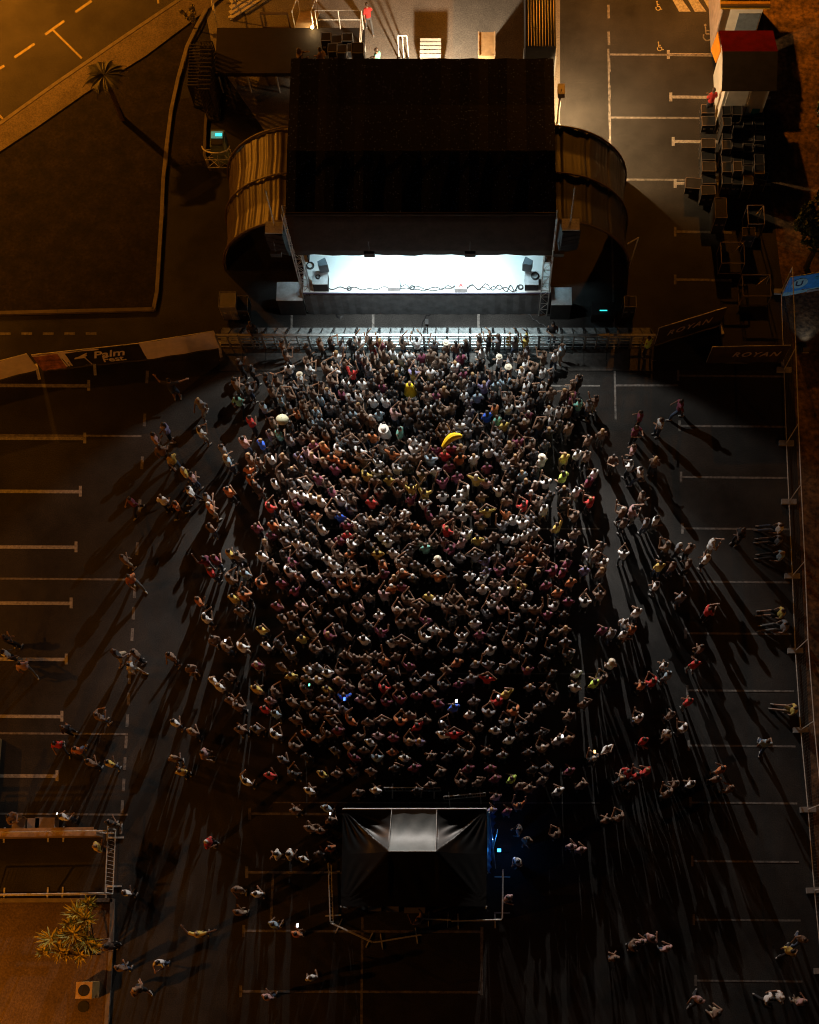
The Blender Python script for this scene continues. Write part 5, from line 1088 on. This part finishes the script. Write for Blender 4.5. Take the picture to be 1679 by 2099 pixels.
for j in range(9):
    t = j / 8; rows.append([(( .2 + .16 * t) * cos(2 * pi * i / n) * (1 + .05 * sin(i * 2.5) * t), (.13 + .13 * t) * sin(2 * pi * i / n) - .03 * t, 1.50 - .72 * t) for i in range(n + 1)])
rows.insert(0, [(.09 * cos(2 * pi * i / n), .08 * sin(2 * pi * i / n), 1.54) for i in range(n + 1)]); cape.grid(rows); CAPE = cape.mesh('cape', None, True)
NI = 298
for a in ppl[:NI]:
    parts = parts_of(a); r = bpy.data.objects.new('person', part_mesh(a['p'], 'body', parts[0][1])); COL.objects.link(r)
    r.location = (a['x'], a['y'], a['z']); r.rotation_euler = (0, 0, a['r']); r.scale = (a['s'] * a['wd'] * .96, a['s'] * .97, a['s'])
    tag(r, a['label'], 'person', 'people at the open air concert')
    for nm, m in parts[1:]:
        c = bpy.data.objects.new('shoe' if nm[:5] == 'shoe_' else nm, part_mesh(a['p'], nm, m)); COL.objects.link(c); c.parent = r
    if 'C' in a['f']:
        me = CAPE.copy(); me.materials.append(mat('yellow cape cloth', (.85, .65, .02), .7, .08, 5) if a['c'] == 'y' else SM[a['c']]); c = bpy.data.objects.new('cape', me); COL.objects.link(c); c.parent = r
# the rest of the dense crowd: one mesh
low = {}
def lowmesh(pose, part):
    k = (pose, part)
    if k not in low:
        o = bpy.data.objects.new('tmp', FIG[pose][part]); COL.objects.link(o); d = o.modifiers.new('d', 'DECIMATE'); d.ratio = .38 if part == 'body' else .6
        dg = bpy.context.evaluated_depsgraph_get(); me = bpy.data.meshes.new_from_object(o.evaluated_get(dg)); bpy.data.objects.remove(o)
        low[k] = ([v.co.copy() for v in me.vertices], [tuple(p.vertices) for p in me.polygons])
    return low[k]
V_, F_, MI, mats, mi = [], [], [], [], {}
for a in ppl[NI:]:
    M = Matrix.Translation((a['x'], a['y'], a['z'])) @ Matrix.Rotation(a['r'], 4, 'Z') @ Matrix.Scale(a['s'], 4)
    for nm, m in parts_of(a):
        if m.name not in mi: mi[m.name] = len(mats); mats.append(m)
        vs, fs = lowmesh(a['p'], nm); o = len(V_); V_ += [M @ v for v in vs]; F_ += [tuple(i + o for i in f) for f in fs]; MI += [mi[m.name]] * len(fs)
me = bpy.data.meshes.new('crowd'); me.from_pydata(V_, [], F_); me.update()
for m in mats: me.materials.append(m)
me.polygons.foreach_set('material_index', MI); me.polygons.foreach_set('use_smooth', [True] * len(F_))
o = bpy.data.objects.new('crowd', me); COL.objects.link(o); tag(o, 'dense standing crowd of concertgoers facing the stage', 'crowd', None, 'stuff')
# things held up in the crowd
q = P(925, 902, 2.0); A, B = P(906, 917, 1.9), P(948, 893, 2.1); mb = MB(); rows = []
for i in range(17):
    t = i / 16; c = A.lerp(B, t) + Vector((-.08, .30, 0)) * sin(pi * t) * .55; r_ = .17 * (sin(pi * (.06 + .88 * t)) ** .55) * (1 if t < .94 else .55)
    d = (B - A).normalized(); q_ = Vector((-d.y, d.x, 0)); rows.append([c + q_ * r_ * cos(2 * pi * k / 10) + Vector((0, 0, 1)) * r_ * sin(2 * pi * k / 10) for k in range(11)])
mb.grid(rows); ban = mb.build('inflatable_banana', YELL, None, smooth=False); tag(ban, 'big yellow inflatable banana held above the crowd', 'inflatable')
mb = MB(); mb.ball(A, .05); mb.ball(B, .045); o = mb.build('tip', BLKM, ban)
q = P(577, 856, 1.95); t = thing('parasol', 'small pale yellow parasol at left in the front crowd', 'parasol', (q.x, q.y, 0)); mb = MB(); rows = [[(q.x + .27 * sin(u) * cos(v), q.y + .24 * sin(u) * sin(v), q.z - .2 + .2 * cos(u)) for v in [k * pi / 10 for k in range(21)]] for u in [j * pi / 12 for j in range(7)]]
mb.grid(rows); mb.build('canopy', mat('pale yellow cloth', (.4, .4, .27), .8, .05, 5), t, smooth=True); mb = MB(); mb.tube((q.x, q.y, 1.0), (q.x, q.y, q.z), .012); mb.build('shaft', BLK, t)
def ring(x, y, r_, col_, label, nm, tilt=0.0):
    q = P(x, y, 1.75); mb = MB(); pts = [Vector((q.x + r_ * cos(k * pi / 10), q.y + r_ * sin(k * pi / 10), q.z + tilt * sin(k * pi / 10))) for k in range(21)]; mb.path(pts, .02, 6); tag(mb.build(nm, col_), label, 'hat')
q = P(786, 878, 1.78); t = thing('straw_hat', 'big round white hat in the crowd left of the banana', 'hat', (q.x, q.y, 1.7)); mb = MB(); mb.tube((q.x, q.y, 1.72), (q.x, q.y, 1.735), .22, .21, 24); mb.build('brim', WHITE, t); mb = MB(); mb.ball((q.x, q.y, 1.76), (.12, .12, .09)); mb.build('crown', WHITE, t)
PHM = {'w': mat('white phone screen', (1, 1, 1), .4, emis=(.85, .88, 1), estr=2.6), 'b': mat('blue phone screen', (.1, .2, 1), .4, emis=(.06, .16, 1), estr=4), 'o': mat('orange phone screen', (1, .6, .2), .4, emis=(1, .55, .18), estr=3.5), 'g': mat('green phone screen', (.2, 1, .5), .4, emis=(.1, .95, .45), estr=3)}
for x, y, c, s, lb in ((462, 1313, 'w', .8, 'glowing phone held up in the left rear crowd'), (706, 1433, 'b', 1.1, 'bright blue phone screen held in the rear crowd'), (936, 1437, 'w', 1.1, 'white phone screen above the blue shirted person'), (1021, 1428, 'w', 1, 'phone screen held above the red shirted person, right of centre rear'), (905, 1479, 'w', .7, 'small lit phone low in the rear crowd centre'), (1153, 1509, 'w', .9, 'pale cyan phone screen held up right of centre rear'), (1219, 1541, 'o', 1.0, 'orange glowing phone held by black clad person at right rear'), (634, 1404, 'g', .8, 'green glowing phone in the left rear crowd'), (677, 1668, 'w', .8, 'lit phone held left of the tent upper corner'), (652, 1751, 'w', .7, 'tiny lit phone left of the black tent'), (610, 1897, 'w', 1.1, 'large white phone screen held behind the tent, lower left'), (1613, 1279, 'w', .8, 'bright phone of a person sitting at right fence'), (117, 1668, 'w', .6, 'tiny lit phone behind the bar counter')):
    z_ = 1.5 if x < 1600 else .5; q = P(x, y, z_); t = thing('phone', lb, 'phone', (q.x, q.y, z_)); mb = MB(); mb.box(q, (.08 * s, .15 * s, .012), rx=R(-25)); mb.build('case', BLK, t)
    e = Euler((R(-25), 0, 0)).to_matrix() @ Vector((0, 0, .009)); mb = MB(); mb.box(q + e, (.074 * s, .144 * s, .004), rx=R(-25)); mb.build('screen', PHM[c], t)
lamp('phone_glow', 'POINT', P(706, 1430, 1.62), .9, (.05, .15, 1), .03)
q = P(879, 712); t = thing('camera_tripod', 'dark camera on a tall pole at the front barrier centre', 'tripod', (q.x, q.y, 0)); mb = MB(); mb.tube((q.x, q.y, .3), (q.x, q.y, 1.9), .03)
for k in range(3): mb.tube((q.x, q.y, .7), (q.x + .3 * cos(k * 2.1), q.y + .3 * sin(k * 2.1), 0), .015)
mb.build('stand', BLK, t); mb = MB(); mb.box((q.x, q.y, 1.97), (.14, .24, .14)); mb.build('camera_body', BLKM, t)
